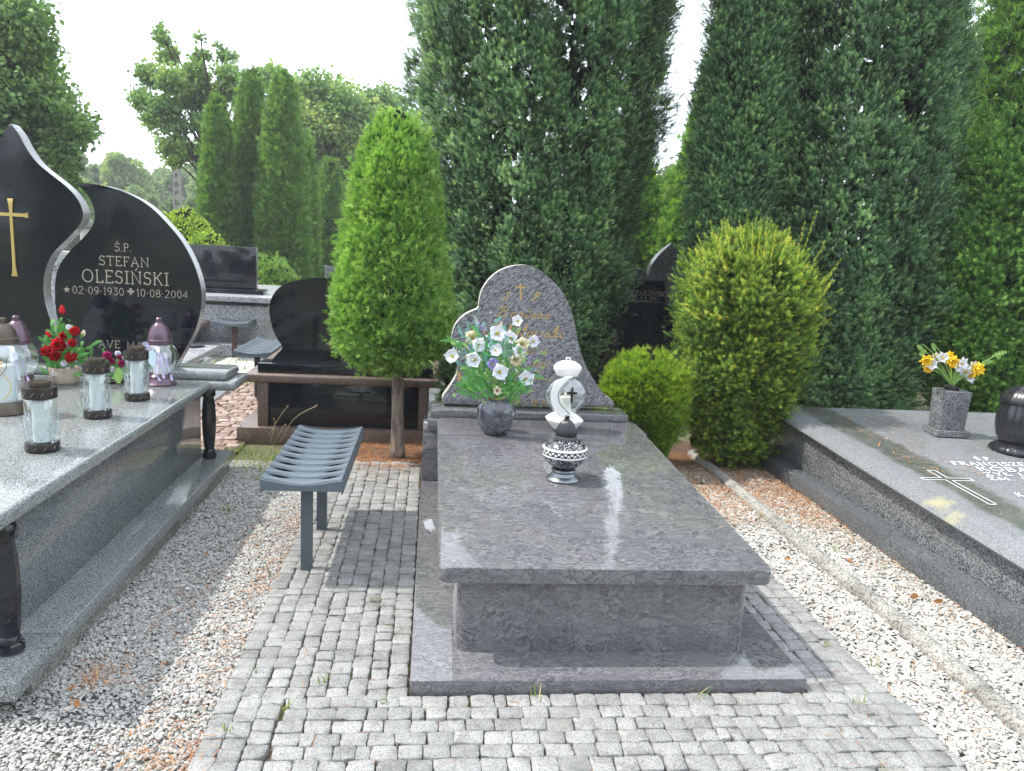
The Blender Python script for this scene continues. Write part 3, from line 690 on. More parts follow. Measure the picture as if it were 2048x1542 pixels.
# tall dry seed stalks beside the bench
def seed_stalk(i, px, py, tipx, tipy, Yb, lab):
    b = PZ(px, py, -.03); tpt = PY(tipx, tipy, Yb); mid = (b+tpt)/2+np.array([.02*(-1)**i, 0, .05])
    o = thing('grass_stalk', lab, 'grass stalk', tuple(b), 0, 'dry seed stalks by the bench')
    path = crom([(0, 0, 0), tuple(mid-b), tuple(tpt-b)], 5)
    bm_obj('stem', tube(path, .0022, 5), MT['straw'], o, smooth='all')
    d = Vector(tpt-b).normalized(); e = Vector(tpt-b)
    bm_obj('seed_head', tube([e-d*.03, e-d*.02, e, e+d*.018, e+d*.03], [.002, .006, .0075, .005, .001], 7), MT['seed'], o, smooth='all')
MT['straw'] = plain('dry_straw', (.48, .42, .26), .7, 0, .15, 40); MT['seed'] = plain('brown_seed_head', (.25, .16, .09), .9, 0, .3, 80)
for i, a in enumerate([(533, 880, 575, 813, 5.35, 'dry grass stalk left of the tall one, in front of the brown framed tomb'), (560, 885, 632, 812, 5.35, 'longest dry grass stalk, leaning right just behind the near bench'),
          (540, 885, 548, 838, 5.3, 'short upright dry grass stalk with a small brown seed head'), (505, 882, 437, 808, 5.3, 'dry grass stalk leaning left over the reddish paving'),
          (550, 885, 571, 850, 5.3, 'shortest dry grass stalk between two taller ones')]): seed_stalk(i, *a)
# ------------------------------------------------------------------ objects
def adopt(o, root):
    o.parent = root; o.matrix_parent_inverse = Matrix.Translation(-Vector(root.location)); return o
class Root:
    """Empty for a thing; parts are modelled in world metres and adopted"""
    def __init__(s, name, label, cat, loc, group=None): s.e = thing(name, label, cat, loc, 0, group)
    def box(s, name, x0, x1, y0, y1, z0, z1, m, bev=.003, r=0, seg=2):
        return adopt(bm_obj(name, boxm(x0, x1, y0, y1, z0, z1, bev, r, seg), m, smooth=True), s.e)
    def add(s, o): return adopt(o, s.e)
def world_text(root, name, s, px, py, Y, hpx, m, dy=0, **k):
    """baseline-centre pixel -> letters on the plane Y"""
    p = PY(px, py, Y); h = hpx*Y/FPX
    return root.add(text(name, s, h, p[0], p[2], Y-dy, m, None, **k))
def outline_px(pts, Y): return [(PY(x, y, Y)[0], PY(x, y, Y)[2]) for x, y in pts]
TILT = rad(1.8)
def zslab(Y): return .42+(Y-2.69)*math.tan(TILT)
def PS(x, y):
    z = .45
    for _ in range(8): p = PZ(x, y, z); z = zslab(p[1])
    return p

# ---- the near grave -------------------------------------------------
g = Root('grave_tomb', 'low wavy grey stone grave in the centre on a flat plinth set in granite setts', 'grave', (.71, 3.7, 0))
g.box('plinth', -.030, 1.455, 2.562, 5.32, -.04, .047, MT['main'], .004)
g.box('rear_block', -.028, 1.453, 4.93, 5.30, .047, .40, MT['main'], .004)
b = boxm(.135, 1.285, 2.765, 4.80, .0475, .3622, .0, .045)
for v in b.verts:
    if v.co.z > .2: v.co.z = .3618+(v.co.y-2.69)*math.tan(TILT)
g.add(bm_obj('body', b, MT['main'], smooth=True))
sl_ = bm_obj('slab', boxm(.060, 1.338, 0, 2.16, -.058, 0, .010, .028, 3), MT['main'], smooth=True, loc=(0, 2.69, .42), rot=(TILT, 0, 0)); g.add(sl_)
g.box('sill', .000, 1.325, 4.862, 5.16, .40, .474, MT['main'], .004)
g.box('sill_step', .018, 1.305, 4.88, 5.14, .474, .531, MT['main'], .004)
pts = crom([(885, 807), (885, 794), (901, 771), (916, 741), (911, 712), (903, 684), (907, 658), (917, 641), (934, 627), (957.5, 617)], 4)[3:-1]+crom([(958, 616), (958, 604), (963, 583), (975.5, 562), (996, 543.6), (1021, 533), (1046, 530), (1067, 534), (1088, 546), (1108, 564), (1125, 584), (1137, 608), (1146, 633), (1150, 650), (1155, 679), (1163, 709), (1176, 740), (1191, 765), (1207, 787), (1227, 803)], 4)+[(1227, 813.5)]
pts = [(885, 806)]+pts
ol = outline_px(pts, 4.99)
zb = .5312; ol = [(x, max(z, zb)) for x, z in ol]
hs = bm_obj('headstone', poly_solid(ol, 4.99, 5.085, 'Y', .004, 2), MT['stele'], smooth=True)
hs.data.materials.append(MT['rough_edge'])
for p in hs.data.polygons:
    if abs(p.normal.y) < .6: p.material_index = 1
g.add(hs)
def strips(root, name, paths, wd, y, m):
    V, F = [], []
    for i, q in enumerate(paths): strip(q, wd, V, F, .0015+.0003*(i % 5))
    V = np.array(V); V[:, 1] += y
    return root.add(np_mesh(name, V, np.array(F), m))
def pq(pts, Y): return outline_px(pts, Y)
strips(g, 'cross', [pq([(1041, 566), (1041.5, 600)], 4.99), pq([(1030, 574.5), (1052, 575)], 4.99)], .011, 4.99, MT['gold'])
for s_, x_, y_, h_ in (('S', 1012, 600, 16), ('P', 1070, 601, 16)): world_text(g, 'inscription', s_, x_, y_, 4.99, h_, MT['gold'], font=cursive, weight=.13, shear=.3)
world_text(g, 'inscription', 'Bartosz', 1045, 635, 4.99, 20, MT['gold'], font=cursive, weight=.095, shear=.3, sp=.10, wscale=1.45)
world_text(g, 'inscription', 'Sokołowski', 1046, 672, 4.99, 22, MT['gold'], font=cursive, weight=.095, shear=.3, sp=.08, wscale=1.42)
world_text(g, 'inscription', 'żył lat 15', 1050, 708, 4.99, 15, MT['gold'], font=cursive, weight=.095, shear=.3, sp=.10, wscale=1.3)
world_text(g, 'inscription', 'zm. 1.2.2007', 1050, 733, 4.99, 14, MT['gold'], font=cursive, weight=.095, shear=.3, sp=.10, wscale=1.25)
world_text(g, 'inscription', 'Jesteś i żyjesz', 1050, 805, 4.99, 13, MT['gold'], font=cursive, weight=.095, shear=.3, sp=.08, wscale=1.25)
strips(g, 'gold_line', [pq(crom([(1035, 762), (1060, 757), (1090, 759), (1120, 766)], 4), 4.99)], .006, 4.99, MT['gold'])
strips(g, 'gold_mark', [pq([(914, 744), (920, 752), (917, 762)], 4.99)], .02, 4.99, MT['gold'])

# ---- the left grave -------------------------------------------------
ZL = .64
g = Root('grave_tomb', 'large polished green-grey granite grave on the left with black corner columns', 'grave', (-2.3, 3.8, 0))
g.box('footing', -3.20, -1.325, 2.60, 5.27, -.06, .048, MT['concrete'], .008)
g.box('base', -3.30, -1.305, 2.79, 5.32, .048, .11, MT['left'], .004)
g.box('base_front', -3.30, -1.300, 2.45, 2.787, .046, .109, MT['left'], .004)
g.box('body', -3.10, -1.475, 2.72, 5.15, .1105, .578, MT['left_dark'], .004)
g.box('slab', -3.25, -1.372, 2.50, 5.02, .579, ZL, MT['left'], .022, .0, 4)
g.box('sill', -3.35, -1.225, 5.03, 5.42, .575, .634, MT['left'], .02, 0, 3)
g.box('sill_step', -3.31, -1.285, 5.06, 5.40, .635, .690, MT['left'], .02, 0, 3)
colp = [(.036, 0), (.044, .004), (.044, .03), (.036, .036), (.036, .05), (.030, .06), (.036, .11), (.042, .19), (.043, .27), (.039, .35), (.032, .40), (.034, .405), (.043, .41), (.043, .45), (.038, .462)]
for X, Y in ((-1.415, 5.12), (-1.415, 2.66)):
    k = lathe([(r_, z_*.468/.462) for r_, z_ in colp], 10); c = bm_obj('column', k, MT['black'], smooth=True, loc=(X, Y, .1105), rot=(0, 0, .3)); g.add(c)
YS = 5.18
fl = crom([(21, 247), (37, 267), (54, 298), (74, 325), (101, 348), (128, 369), (149, 390), (162, 411), (166, 433), (158, 451), (135, 477), (108, 504), (94, 530), (87, 564), (89, 598), (98, 632), (112, 668), (128, 700), (147, 745)], 4)
lf = crom([(-150, 745), (-180, 660), (-165, 560), (-120, 470), (-70, 390), (-25, 320), (5, 272), (20, 247.5)], 4)[:-1]
def halfstone(name, pts, Y, th, lab=None):
    o = outline_px(pts, Y); o = [(x, max(z, .6905)) for x, z in o]
    q = []
    for p in o:
        if not q or math.hypot(p[0]-q[-1][0], p[1]-q[-1][1]) > .002: q.append(p)
    h = bm_obj(name, poly_solid(q, Y, Y+th, 'Y', .006, 2), MT['black'], smooth=True); h.data.materials.append(MT['sky_edge'])
    for p in h.data.polygons:
        if abs(p.normal.y) < .8: p.material_index = 1
    if lab: h['label'] = lab
    return g.add(h)
halfstone('headstone', fl+lf, YS, .10, 'black flame-shaped headstone with a gold cross')
dr = crom([(150, 366), (189, 368.5), (229, 377), (270, 394), (303.5, 416), (337, 449.6), (364, 483), (384.5, 520), (398, 557.5), (403, 588), (401, 622), (391, 659), (374, 692), (345, 745)], 4)
dl = crom([(165, 745), (148, 706), (135, 682), (121, 655), (112, 622), (110, 588), (111, 557), (121, 527), (142, 500), (165, 477), (184, 453), (189.5, 429), (182, 402), (166, 379), (151, 367)], 4)[:-1]
halfstone('headstone', dr+dl, YS, .10, 'black half-drop headstone with a carved inscription')
for s_, x_, y_, h_, kw in (('Ś.P.', 247, 503, 15, dict(sp=.10)), ('STEFAN', 248.5, 532, 17, dict(sp=.16, wscale=1.1)), ('OLESIŃSKI', 251.5, 567, 23, dict(sp=.14, wscale=1.04)),
                          ('02-09-1930', 197, 588.5, 13.5, dict(sp=.12, wscale=1.12)), ('10-08-2004', 325, 594.5, 13.5, dict(sp=.12, wscale=1.12)), ('AVE MARIA', 262, 697, 14, dict(sp=.18, wscale=1.12))):
    world_text(g, 'inscription', s_, x_, y_, YS, h_, MT['pale'], weight=.088, **kw)
def flatshape(root, name, pts, Y, m, lift=.002, th=.002):
    return root.add(bm_obj(name, poly_solid(pts, Y-lift-th, Y-lift, 'Y', 0), m))
p = PY(134, 579, YS); flatshape(g, 'star', [(p[0]+(.021 if i % 2 == 0 else .009)*math.sin(i*math.pi/5), p[2]+(.021 if i % 2 == 0 else .009)*math.cos(i*math.pi/5)) for i in range(10)], YS, MT['pale'])
p = PY(262, 583, YS); q = []
for k in range(4):
    a = k*math.pi/2
    for rr_, da in ((.006, -.785), (.021, -.38), (.021, .38)): q.append((p[0]+rr_*math.sin(a+da), p[2]+rr_*math.cos(a+da)))
flatshape(g, 'cross', q, YS, MT['pale'])
# big gold cross
c0 = PY(22, 397, YS); c1 = PY(25, 552, YS); ca = PY(22.5, 429, YS)
def bar(x0, z0, x1, z1, w0, w1):
    d = np.array([x1-x0, z1-z0]); L_ = np.linalg.norm(d); d /= L_; n_ = np.array([-d[1], d[0]]); o = []
    ts = [(0, w1), (.06, w0*1.5), (.15, w0), (.85, w0), (.94, w0*1.5), (1, w1)]
    a = [(x0+d[0]*L_*t+n_[0]*w_/2, z0+d[1]*L_*t+n_[1]*w_/2) for t, w_ in ts]; b_ = [(x0+d[0]*L_*t-n_[0]*w_/2, z0+d[1]*L_*t-n_[1]*w_/2) for t, w_ in ts]
    return a+b_[::-1]
cb = poly_solid(bar(c0[0], c0[2], c0[0], c1[2], .016, .036), YS-.014, YS-.002, 'Y', .002)
o1 = bm_obj('gold_cross', cb, MT['goldmetal'], smooth=True); g.add(o1)
o2 = bm_obj('crossbar', poly_solid(bar(c0[0]-.10, ca[2], c0[0]+.10, ca[2], .016, .036), YS-.0165, YS-.0035, 'Y', .002), MT['goldmetal'], smooth=True); adopt(o2, g.e)

# ---- brown framed tomb behind the tree --------------------------------
g = Root('grave_tomb', 'brown framed tomb with black panel and round black headstone, behind the round-topped tree', 'grave', (-.68, 6.3, 0))
Y0 = 6.1
def X_(px, py, Y=Y0): return PY(px, py, Y)[0]
def Z_(px, py, Y=Y0): return PY(px, py, Y)[2]
zt, zb_ = .504, .435
g.box('plinth', -1.47, .20, Y0-.035, 8.4, -.05, .085, MT['brown'], .004)
g.box('slab', -1.42, .09, Y0, 8.2, zb_, zt, MT['brown'], .018, 0, 3)
g.box('panel', -1.30, -.02, Y0+.045, 8.1, .0855, zb_-.001, MT['black'], .002)
for a, b in ((-1.325, -1.245), (-.075, .005)): g.box('post', a, b, Y0+.022, Y0+.16, .0855, zb_-.0005, MT['brown'], .004)
g.box('sill', -1.33, .03, Y0+.06, Y0+.30, zt+.0005, zt+.075, MT['black'], .004)
YB = Y0+.12
lp = [(543, 737), (543, 722), (554, 708), (565, 695), (556, 680), (546, 660), (540, 635), (539, 610), (546, 590), (560, 574), (584, 563), (620, 557), (655, 555)]
q = outline_px(crom(lp, 4), YB); q = [(x, max(z, zt+.076)) for x, z in q]; xc = PY(672, 556, YB)[0]; ztop = max(z for x, z in q)
full = q+[(xc*2-x, z) for x, z in q[::-1]]
hb = bm_obj('headstone', poly_solid(full, YB, YB+.10, 'Y', .006, 2), MT['black'], smooth=True); g.add(hb)

# ---- right grave ------------------------------------------------------
g = Root('grave_tomb', 'wide grey granite double grave on the right with white lettering on its sloping slab', 'grave', (3.6, 4.0, 0))
g.box('plinth', 2.605, 4.75, 1.9, 5.95, -.05, .085, MT['right_dark'], .004)
b = boxm(2.73, 4.60, 1.95, 5.75, .0855, .3, .003)
SL = rad(2.2)
def zr(Y): return .305+(Y-4.0)*math.tan(SL)
for v in b.verts:
    if v.co.z > .2: v.co.z = zr(v.co.y)-.001
g.add(bm_obj('body', b, MT['right'], smooth=True))
# slab: wide rounded left rim
t = NT('grey_granite_with_dark_band'); v = t.coord(); sx = t.n('ShaderNodeSeparateXYZ'); t.l(v, sx.inputs[0])
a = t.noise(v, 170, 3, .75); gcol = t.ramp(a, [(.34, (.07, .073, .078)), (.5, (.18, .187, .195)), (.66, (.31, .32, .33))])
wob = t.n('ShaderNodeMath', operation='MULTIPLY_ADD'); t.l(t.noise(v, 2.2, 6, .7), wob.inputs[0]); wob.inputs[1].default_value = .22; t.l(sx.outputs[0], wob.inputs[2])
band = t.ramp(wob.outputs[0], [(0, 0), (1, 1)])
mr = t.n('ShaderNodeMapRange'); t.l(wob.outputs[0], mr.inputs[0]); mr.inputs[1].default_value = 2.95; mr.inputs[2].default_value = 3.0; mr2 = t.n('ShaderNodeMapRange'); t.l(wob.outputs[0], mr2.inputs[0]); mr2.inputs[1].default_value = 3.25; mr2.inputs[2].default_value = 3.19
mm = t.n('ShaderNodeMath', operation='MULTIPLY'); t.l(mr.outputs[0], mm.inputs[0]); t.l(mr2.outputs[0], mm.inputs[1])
c2 = t.mix(mm.outputs[0], gcol, t.mix(1.0, gcol, t.ramp(t.noise(v, 9, 5, .7), [(.35, (.34, .38, .30)), (.65, (.62, .62, .55))]), 'MULTIPLY'))  # darker wavy strip running lengthwise near the left rim
lic = None
def _pr(x, y):
    z = .42
    for _ in range(10): p = PZ(x, y, z); z = .305+(p[1]-4.0)*math.tan(rad(2.2))+.0965
    return p
for qx, qy, rr_ in ((1882, 998, .11), (1905, 1020, .10), (1893, 1022, .12)):
    vm = t.n('ShaderNodeVectorMath', operation='DISTANCE'); t.l(v, vm.inputs[0]); vm.inputs[1].default_value = tuple(_pr(qx, qy))
    ad = t.n('ShaderNodeMath', operation='MULTIPLY_ADD'); t.l(t.noise(v, 14, 6, .75), ad.inputs[0]); ad.inputs[1].default_value = rr_*2.2; t.l(vm.outputs['Value'], ad.inputs[2])
    one = t.ramp(ad.outputs[0], [(rr_*1.35, .75), (rr_*1.9, 0)])
    lic = one if lic is None else t.mix(1.0, lic, one, 'LIGHTEN')
c3 = t.mix(lic, c2, (.36, .33, .20))
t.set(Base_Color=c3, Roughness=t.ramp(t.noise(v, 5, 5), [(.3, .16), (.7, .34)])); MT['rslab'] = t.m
prof = [(4.70, -.0), (2.72, 0), (2.695, .004), (2.672, .018), (2.664, .034), (2.672, .05), (2.70, .068), (2.745, .082), (2.80, .092), (4.70, .096)]
bm = bmesh.new(); ys = [1.9]+[2.2+.3*i for i in range(12)]+[5.72, 5.75]; rows = []
for Y in ys:
    wv = -.012*math.sin((Y-2)*1.1)
    rows.append([bm.verts.new((x+(wv if x < 3 else 0), Y, z+zr(Y)+(0 if Y < 5.74 else (-.03 if z > .05 else 0)))) for x, z in prof])
for a, b in zip(rows[:-1], rows[1:]):
    for i in range(len(prof)): bm.faces.new((a[i], a[(i+1) % len(prof)], b[(i+1) % len(prof)], b[i]))
bm.faces.new(rows[0]); bm.faces.new(rows[-1][::-1])
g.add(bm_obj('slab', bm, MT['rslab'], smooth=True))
def zrt(Y): return zr(Y)+.0965
def PR(x, y):
    z = .42
    for _ in range(10): p = PZ(x, y, z); z = zrt(p[1])
    return p
# lettering lies on the slab, read from the foot of the grave's own side
def slab_text(s, pxa, pya, pxb, pyb, hp):
    a, b_ = PR(pxa, pya), PR(pxb, pyb); up = PR(pxa-1.3*hp, pya-hp)-a
    V, F = [], []; cur = 0; st = []
    for ch in s:
        w_, gg = glyph(ch); st += [[((cur+p[0]), p[1]) for p in q_] for q_ in gg]; cur += w_+.16
    for i, q_ in enumerate(st): strip(q_, .13, V, F, .001+.0003*(i % 4))
    V = np.array(V); P_ = a[None]+(b_-a)[None]*(V[:, 0:1]/cur)+up[None]*V[:, 2:3]
    P_[:, 2] = [zrt(y_) for y_ in P_[:, 1]]; P_[:, 2] -= V[:, 1]
    g.add(np_mesh('inscription', P_, np.array(F), MT['white_letter']))
slab_text('Ś.P.', 1953, 920.5, 1992, 921.3, 6.2); slab_text('FRANCISZEK', 1908, 930, 2076, 933, 6.6)
slab_text('KOBAK', 1960, 942, 2092, 944.6, 8.2); slab_text('ŻYŁ LAT', 1973, 951, 2100, 953.4, 5.6); slab_text('ZM. 14', 1981, 960, 2078, 961.8, 5.8); slab_text('K', 2036, 993, 2052, 993.4, 7)
cr = [PR(*q) for q in [(1854.5, 941), (1870, 941), (1895.7, 956.3), (1940, 957.4), (1948.6, 962.2), (1904.6, 961.3), (1992.6, 1009), (1979, 1009), (1891, 960), (1848, 959.6), (1841, 955.7), (1882, 955.7)]]
V, F = [], []
for (a, b_) in zip(cr, cr[1:]+cr[:1]):
    d = np.array([b_[0]-a[0], b_[1]-a[1]]); n_ = np.array([-d[1], d[0]])/max(np.linalg.norm(d), 1e-6)*.003; k = len(V)
    for P_, s_ in ((a, 1), (a, -1), (b_, 1), (b_, -1)): V.append((P_[0]+n_[0]*s_, P_[1]+n_[1]*s_, P_[2]+.001+.0003*(k/4 % 3)))
    F.append((k, k+1, k+3, k+2))
g.add(np_mesh('carved_cross', np.array(V), np.array(F), MT['white_letter']))

# kerb of round-topped concrete edging, five lengths
kl = ['first length of round concrete kerb, half hidden under the golden yew shrub', 'second length of round concrete kerb, strewn with orange needles', 'third length of round concrete kerb in the middle of the white gravel',
      'fourth length of round concrete kerb, beside the front of the right grave', 'fifth length of round concrete kerb, running out of the bottom right corner']
ye = [6.0, 5.05, 4.42, 3.45, 2.55, 1.5]
for i in range(5):
    y1, y0 = ye[i]-.004, ye[i+1]+.004; bm = bmesh.new(); rr_ = np.random.default_rng(60+i); ns = 14; rows = []
    off = rr_.normal(0, .006)
    for j in range(ns+1):
        Y = y0+(y1-y0)*j/ns; row = []
        for k in range(9):
            a = math.pi*k/8; R_ = .047+rr_.normal(0, .0014); row.append(bm.verts.new((2.17+off+R_*math.cos(a), Y, -.012+R_*.8*math.sin(a)+.002*math.sin(Y*5+i))))
        row.append(bm.verts.new((2.17+off-.047, Y, -.06))); row.append(bm.verts.new((2.17+off+.047, Y, -.06))); rows.append(row)
    for a, b in zip(rows[:-1], rows[1:]):
        for k in range(11): bm.faces.new((a[k], a[(k+1) % 11], b[(k+1) % 11], b[k]))
    bm.faces.new(rows[0]); bm.faces.new(rows[-1][::-1])
    tag(bm_obj('kerb_length', bm, MT['concrete'], smooth='all'), kl[i], 'kerb', 'round concrete kerb lengths')

# ---- benches ----------------------------------------------------------
def bench(label, loc, W=.365, Lg=1.06, H=.50, nsl=10, m=None, group='cemetery benches', legs=(.17, .69), rz=0, detail=True, leg_m=None):
    e = thing('bench', label, 'bench', loc, rz, group); m = m or MT['bench']; pitch = (Lg-.01)/nsl; hw = W/2; U = 17
    bm = bmesh.new()
    for i in range(nsl):
        yc = .005+pitch*(i+.5); rows = []
        for j in range(U):
            u_ = -1+2*j/(U-1); x = u_*hw*.985
            dip = -.024*math.cos(u_*math.pi/2)**1.2 + (.004 if abs(u_) > .9 else 0)
            gp = .004+.042*math.exp(-((abs(u_)-.64)/.26)**2) if detail else .008
            y0, y1 = yc-pitch/2+gp*.35, yc+pitch/2-gp*.65; z = H+dip
            tz = .006
            rows.append([bm.verts.new(p) for p in ((x, y0, z-.012), (x, y0+.006, z-.001+0), (x, (y0+y1)/2, z+.001), (x, y1-.006, z-tz), (x, y1, z-.016), (x, (y0+y1)/2, z-.02))])
        for a, b in zip(rows[:-1], rows[1:]):
            for k in range(6): bm.faces.new((a[k], b[k], b[(k+1) % 6], a[(k+1) % 6]))
        bm.faces.new(rows[0]); bm.faces.new(rows[-1][::-1])
        for sx_ in (-1, 1):       # end tabs leave small triangular openings
            x0 = sx_*hw*.985; x1 = sx_*hw; q = [(yc-pitch*.5, H-.052), (yc+pitch*.5, H-.052), (yc+pitch*.22, H-.004), (yc-pitch*.38, H-.004)]
            poly_solid(q, min(x0, x1), max(x0, x1), 'X', 0, bm=bm)
    rows = []
    for j in range(U):
        u_ = -1+2*j/(U-1); x = u_*hw*.98; z = H-.026-.020*math.cos(u_*math.pi/2)**1.2
        rows.append([bm.verts.new(p) for p in ((x, .01, z), (x, Lg-.01, z), (x, Lg-.01, z-.004), (x, .01, z-.004))])
    for a, b in zip(rows[:-1], rows[1:]):
        for k in range(4): bm.faces.new((a[k], b[k], b[(k+1) % 4], a[(k+1) % 4]))
    bm_obj('seat', bm, m, e, smooth=True)
    bm = bmesh.new()
    for yy in (0, Lg-.006):
        q = [(-hw, H-.056)]+[(hw, H-.056)]+[(u_*hw, H-.004-.024*math.cos(u_*math.pi/2)**1.2) for u_ in np.linspace(1, -1, 13)]
        poly_solid(q, yy-.002, yy+.004, 'Y', 0, bm=bm)
    for sx_ in (-1, 1): boxm(sx_*hw*.992-.004, sx_*hw*.992+.004, .006, Lg-.008, H-.070, H-.054, .001, bm=bm)
    boxm(-.03, .03, .05, Lg-.05, H-.066, H-.034, .002, bm=bm)
    bm_obj('seat_frame', bm, m, e)
    for y_ in legs: bm_obj('leg', boxm(-.0265, .0265, y_-.02, y_+.02, -.02, H-.06, .003), leg_m or m, e, smooth=True)
    return e
bench('near grey slatted steel bench on the setts beside the left gravel strip', (-.558, 3.465, 0))
def at_bench(px0, py0, px1, py1, H, Lg, W, label, leg_m, nsl, legs):
    a = PZ(px0, py0, H); b = PZ(px1, py1, H); c = (a+b)/2
    bench(label, (c[0], c[1], 0), W=W, Lg=Lg, H=H, nsl=nsl, m=MT['bench'], legs=legs, leg_m=leg_m)
at_bench(470, 700, 541, 704, .47, 1.05, .36, 'small grey slatted bench left of the round black headstone', MT['bench2'], 10, (.2, .8))
at_bench(428, 645, 492, 643, .47, .95, .42, 'farthest grey bench on two rusty brown legs, on dry grass', MT['rust'], 6, (.2, .55))

# ---- background graves ------------------------------------------------
Yr = 10.6
g = Root('grave_tomb', 'black rectangular slab headstone on pale speckled base, behind the half-drop stone', 'grave', (-2.9, 11, 0))
a, b, c, d = PY(340, 489, Yr), PY(512, 495, Yr), PY(512, 583, Yr), PY(562, 590, Yr)
x0, x1 = PY(330, 490, Yr)[0], b[0]
g.box('headstone', x0, x1, Yr, Yr+.12, c[2]+.02, b[2], MT['black'], .005)
g.box('sill', x0-.1, x1+.10, Yr-.06, Yr+.25, c[2]-.04, c[2]+.019, MT['black'], .005)
zt = c[2]-.041; xe = PY(556, 590, Yr-.3)[0]
g.box('slab', x0-.4, xe, Yr-.45, Yr+2.0, zt-.07, zt, MT['speck'], .008)
g.box('frieze', x0-.38, xe-.12, Yr-.36, Yr+1.9, zt-.12, zt-.071, MT['black'], .002)
g.box('body', x0-.36, xe-.14, Yr-.34, Yr+1.85, .16, zt-.121, MT['speck'], .004)
g.box('step', x0-.6, xe+.05, Yr-.6, Yr+2.1, -.05, .159, MT['speck'], .006)
# low brownish slab on feet
g = Root('grave_tomb', 'low pinkish brown grave slab beside the farthest bench', 'grave', (-3.6, 9.5, 0))
p0, p1 = PZ(447, 632, .42), PZ(400, 655, .42)
g.box('slab', -4.6, p0[0], p0[1]-1.25, p0[1], .36, .43, MT['brown'], .01)
g.box('body', -4.5, p0[0]-.12, p0[1]-1.1, p0[1]-.1, .0, .3595, MT['right'], .004)
g.box('leg', p0[0]-.09, p0[0]-.04, p0[1]-1.2, p0[1]-1.15, -.05, .3595, MT['bench2'], .003)
g.box('plinth', -4.7, p0[0]+.25, p0[1]-1.5, p0[1]+.3, -.06, .02, MT['concrete'], .01)
# small grey tomb right behind the sill
g = Root('grave_tomb', 'low light grey grave slab seen just behind the half-drop headstone', 'grave', (-2.6, 7.2, 0))
p0, p1 = PZ(436, 692, .36), PZ(352, 722, .36)
xr_ = p0[0]
g.box('slab', -4.2, xr_, 6.35, p0[1]+.05, .30, .36, MT['speck'], .012)
g.box('body', -4.1, xr_-.12, 6.5, p0[1]-.1, .0, .2995, MT['left_dark'], .004)
g.box('plinth', -4.3, xr_+.10, 6.2, p0[1]+.25, -.06, .03, MT['concrete'], .008)
pc = PZ(385, 692, .365)
tag(bm_obj('lantern_saucer', lathe([(.09, 0), (.12, .006), (.125, .02), (.10, .026), (.05, .028)], 24), MT['blackp'], loc=(pc[0], pc[1], .361), smooth='all'), 'round black dish lying on the low light grey slab', 'dish')
# stones glimpsed between the two halves
g = Root('grave_tomb', 'rough grey granite stele glimpsed between the two black headstone halves', 'grave', (-3.0, 8.2, 0))
Yc = 8.0; q = outline_px([(90, 745), (95, 520), (128, 508), (143, 505), (170, 560), (175, 745)], Yc)
g.add(bm_obj('headstone', poly_solid([(x, max(z, -.05)) for x, z in q][::-1], Yc, Yc+.15, 'Y', .006), MT['speck'], smooth=True))
g.box('plinth', -3.9, -2.5, Yc-.15, Yc+1.2, -.06, .12, MT['speck'], .006)
t = plain('weathered_grey_marble', (.40, .38, .36), .6, var=.35, scale=9)
g = Root('grave_vault', 'weathered pale stone vault with flat cap behind the flame headstone', 'vault', (-4.2, 11, 0))
Yc = 11.0; a = PY(158, 440, Yc); b = PY(184, 440, Yc); c = PY(100, 520, Yc)
g.box('pier', a[0], b[0]+.02, Yc, Yc+.4, -.05, a[2]-.09, t, .01); g.box('cap', a[0]-.05, b[0]+.06, Yc-.05, Yc+.45, a[2]-.0895, a[2], MT['concrete'], .01)
g.box('wall', a[0]-1.6, a[0]-.001, Yc+.05, Yc+.3, -.05, a[2]-.42, t, .01)
g.box('niche_plate', a[0]-.22, a[0]-.13, Yc+.035, Yc+.0495, a[2]-.80, a[2]-.50, MT['black'], .002)

# far grey headstone tip right of the columns, and marker post
Yf = 13
g = Root('headstone', 'small grey headstone with notched top showing above the round black stone', 'headstone', (PY(662, 560, Yf)[0], Yf, 0))
q = outline_px([(648, 600), (649, 531), (660, 535), (674, 533), (690, 528), (692, 600)], Yf); q[0] = (q[0][0], -.05); q[-1] = (q[-1][0], -.05)
g.add(bm_obj('stone', poly_solid(q, Yf, Yf+.15, 'Y', .006), MT['right'], smooth=True)); 
g.box('plinth', q[0][0]-.2, q[-1][0]+.2, Yf-.15, Yf+.8, -.06, .15, MT['right'], .006)
# utility pole far off
Yp = 30.0; a = PY(352, 322, Yp); x = a[0]
g = Root('utility_pole', 'distant concrete utility pole with a row of slots, left of the tall columns', 'pole', (x, Yp, 0))
bm = bmesh.new(); top = a[2]+.3
def ww(z): return .19-.085*z/top
for s_ in (-1, 1):
    for k in range(12):
        z0, z1 = top*k/12, top*(k+1)/12
        vs = [(s_*ww(z0), Yp, z0), (s_*(ww(z0)-.06), Yp, z0), (s_*(ww(z1)-.06), Yp, z1), (s_*ww(z1), Yp, z1)]
        f_ = [bm.verts.new((x+p_[0], p_[1], p_[2])) for p_ in vs]; f2 = [bm.verts.new((x+p_[0], p_[1]+.2, p_[2])) for p_ in vs]
        bm.faces.new(f_); bm.faces.new(f2[::-1])
        for i in range(4): bm.faces.new((f_[i], f_[(i+1) % 4], f2[(i+1) % 4], f2[i]))
g.add(bm_obj('shaft', bm, MT['concrete']))
bm = bmesh.new()
for k in range(14): z = top*(k+.0)/13; boxm(x-ww(z)+.058, x+ww(z)-.058, Yp+.01, Yp+.19, z-.08, z+.07, 0, bm=bm)
g.add(bm_obj('rungs', bm, MT['concrete']))

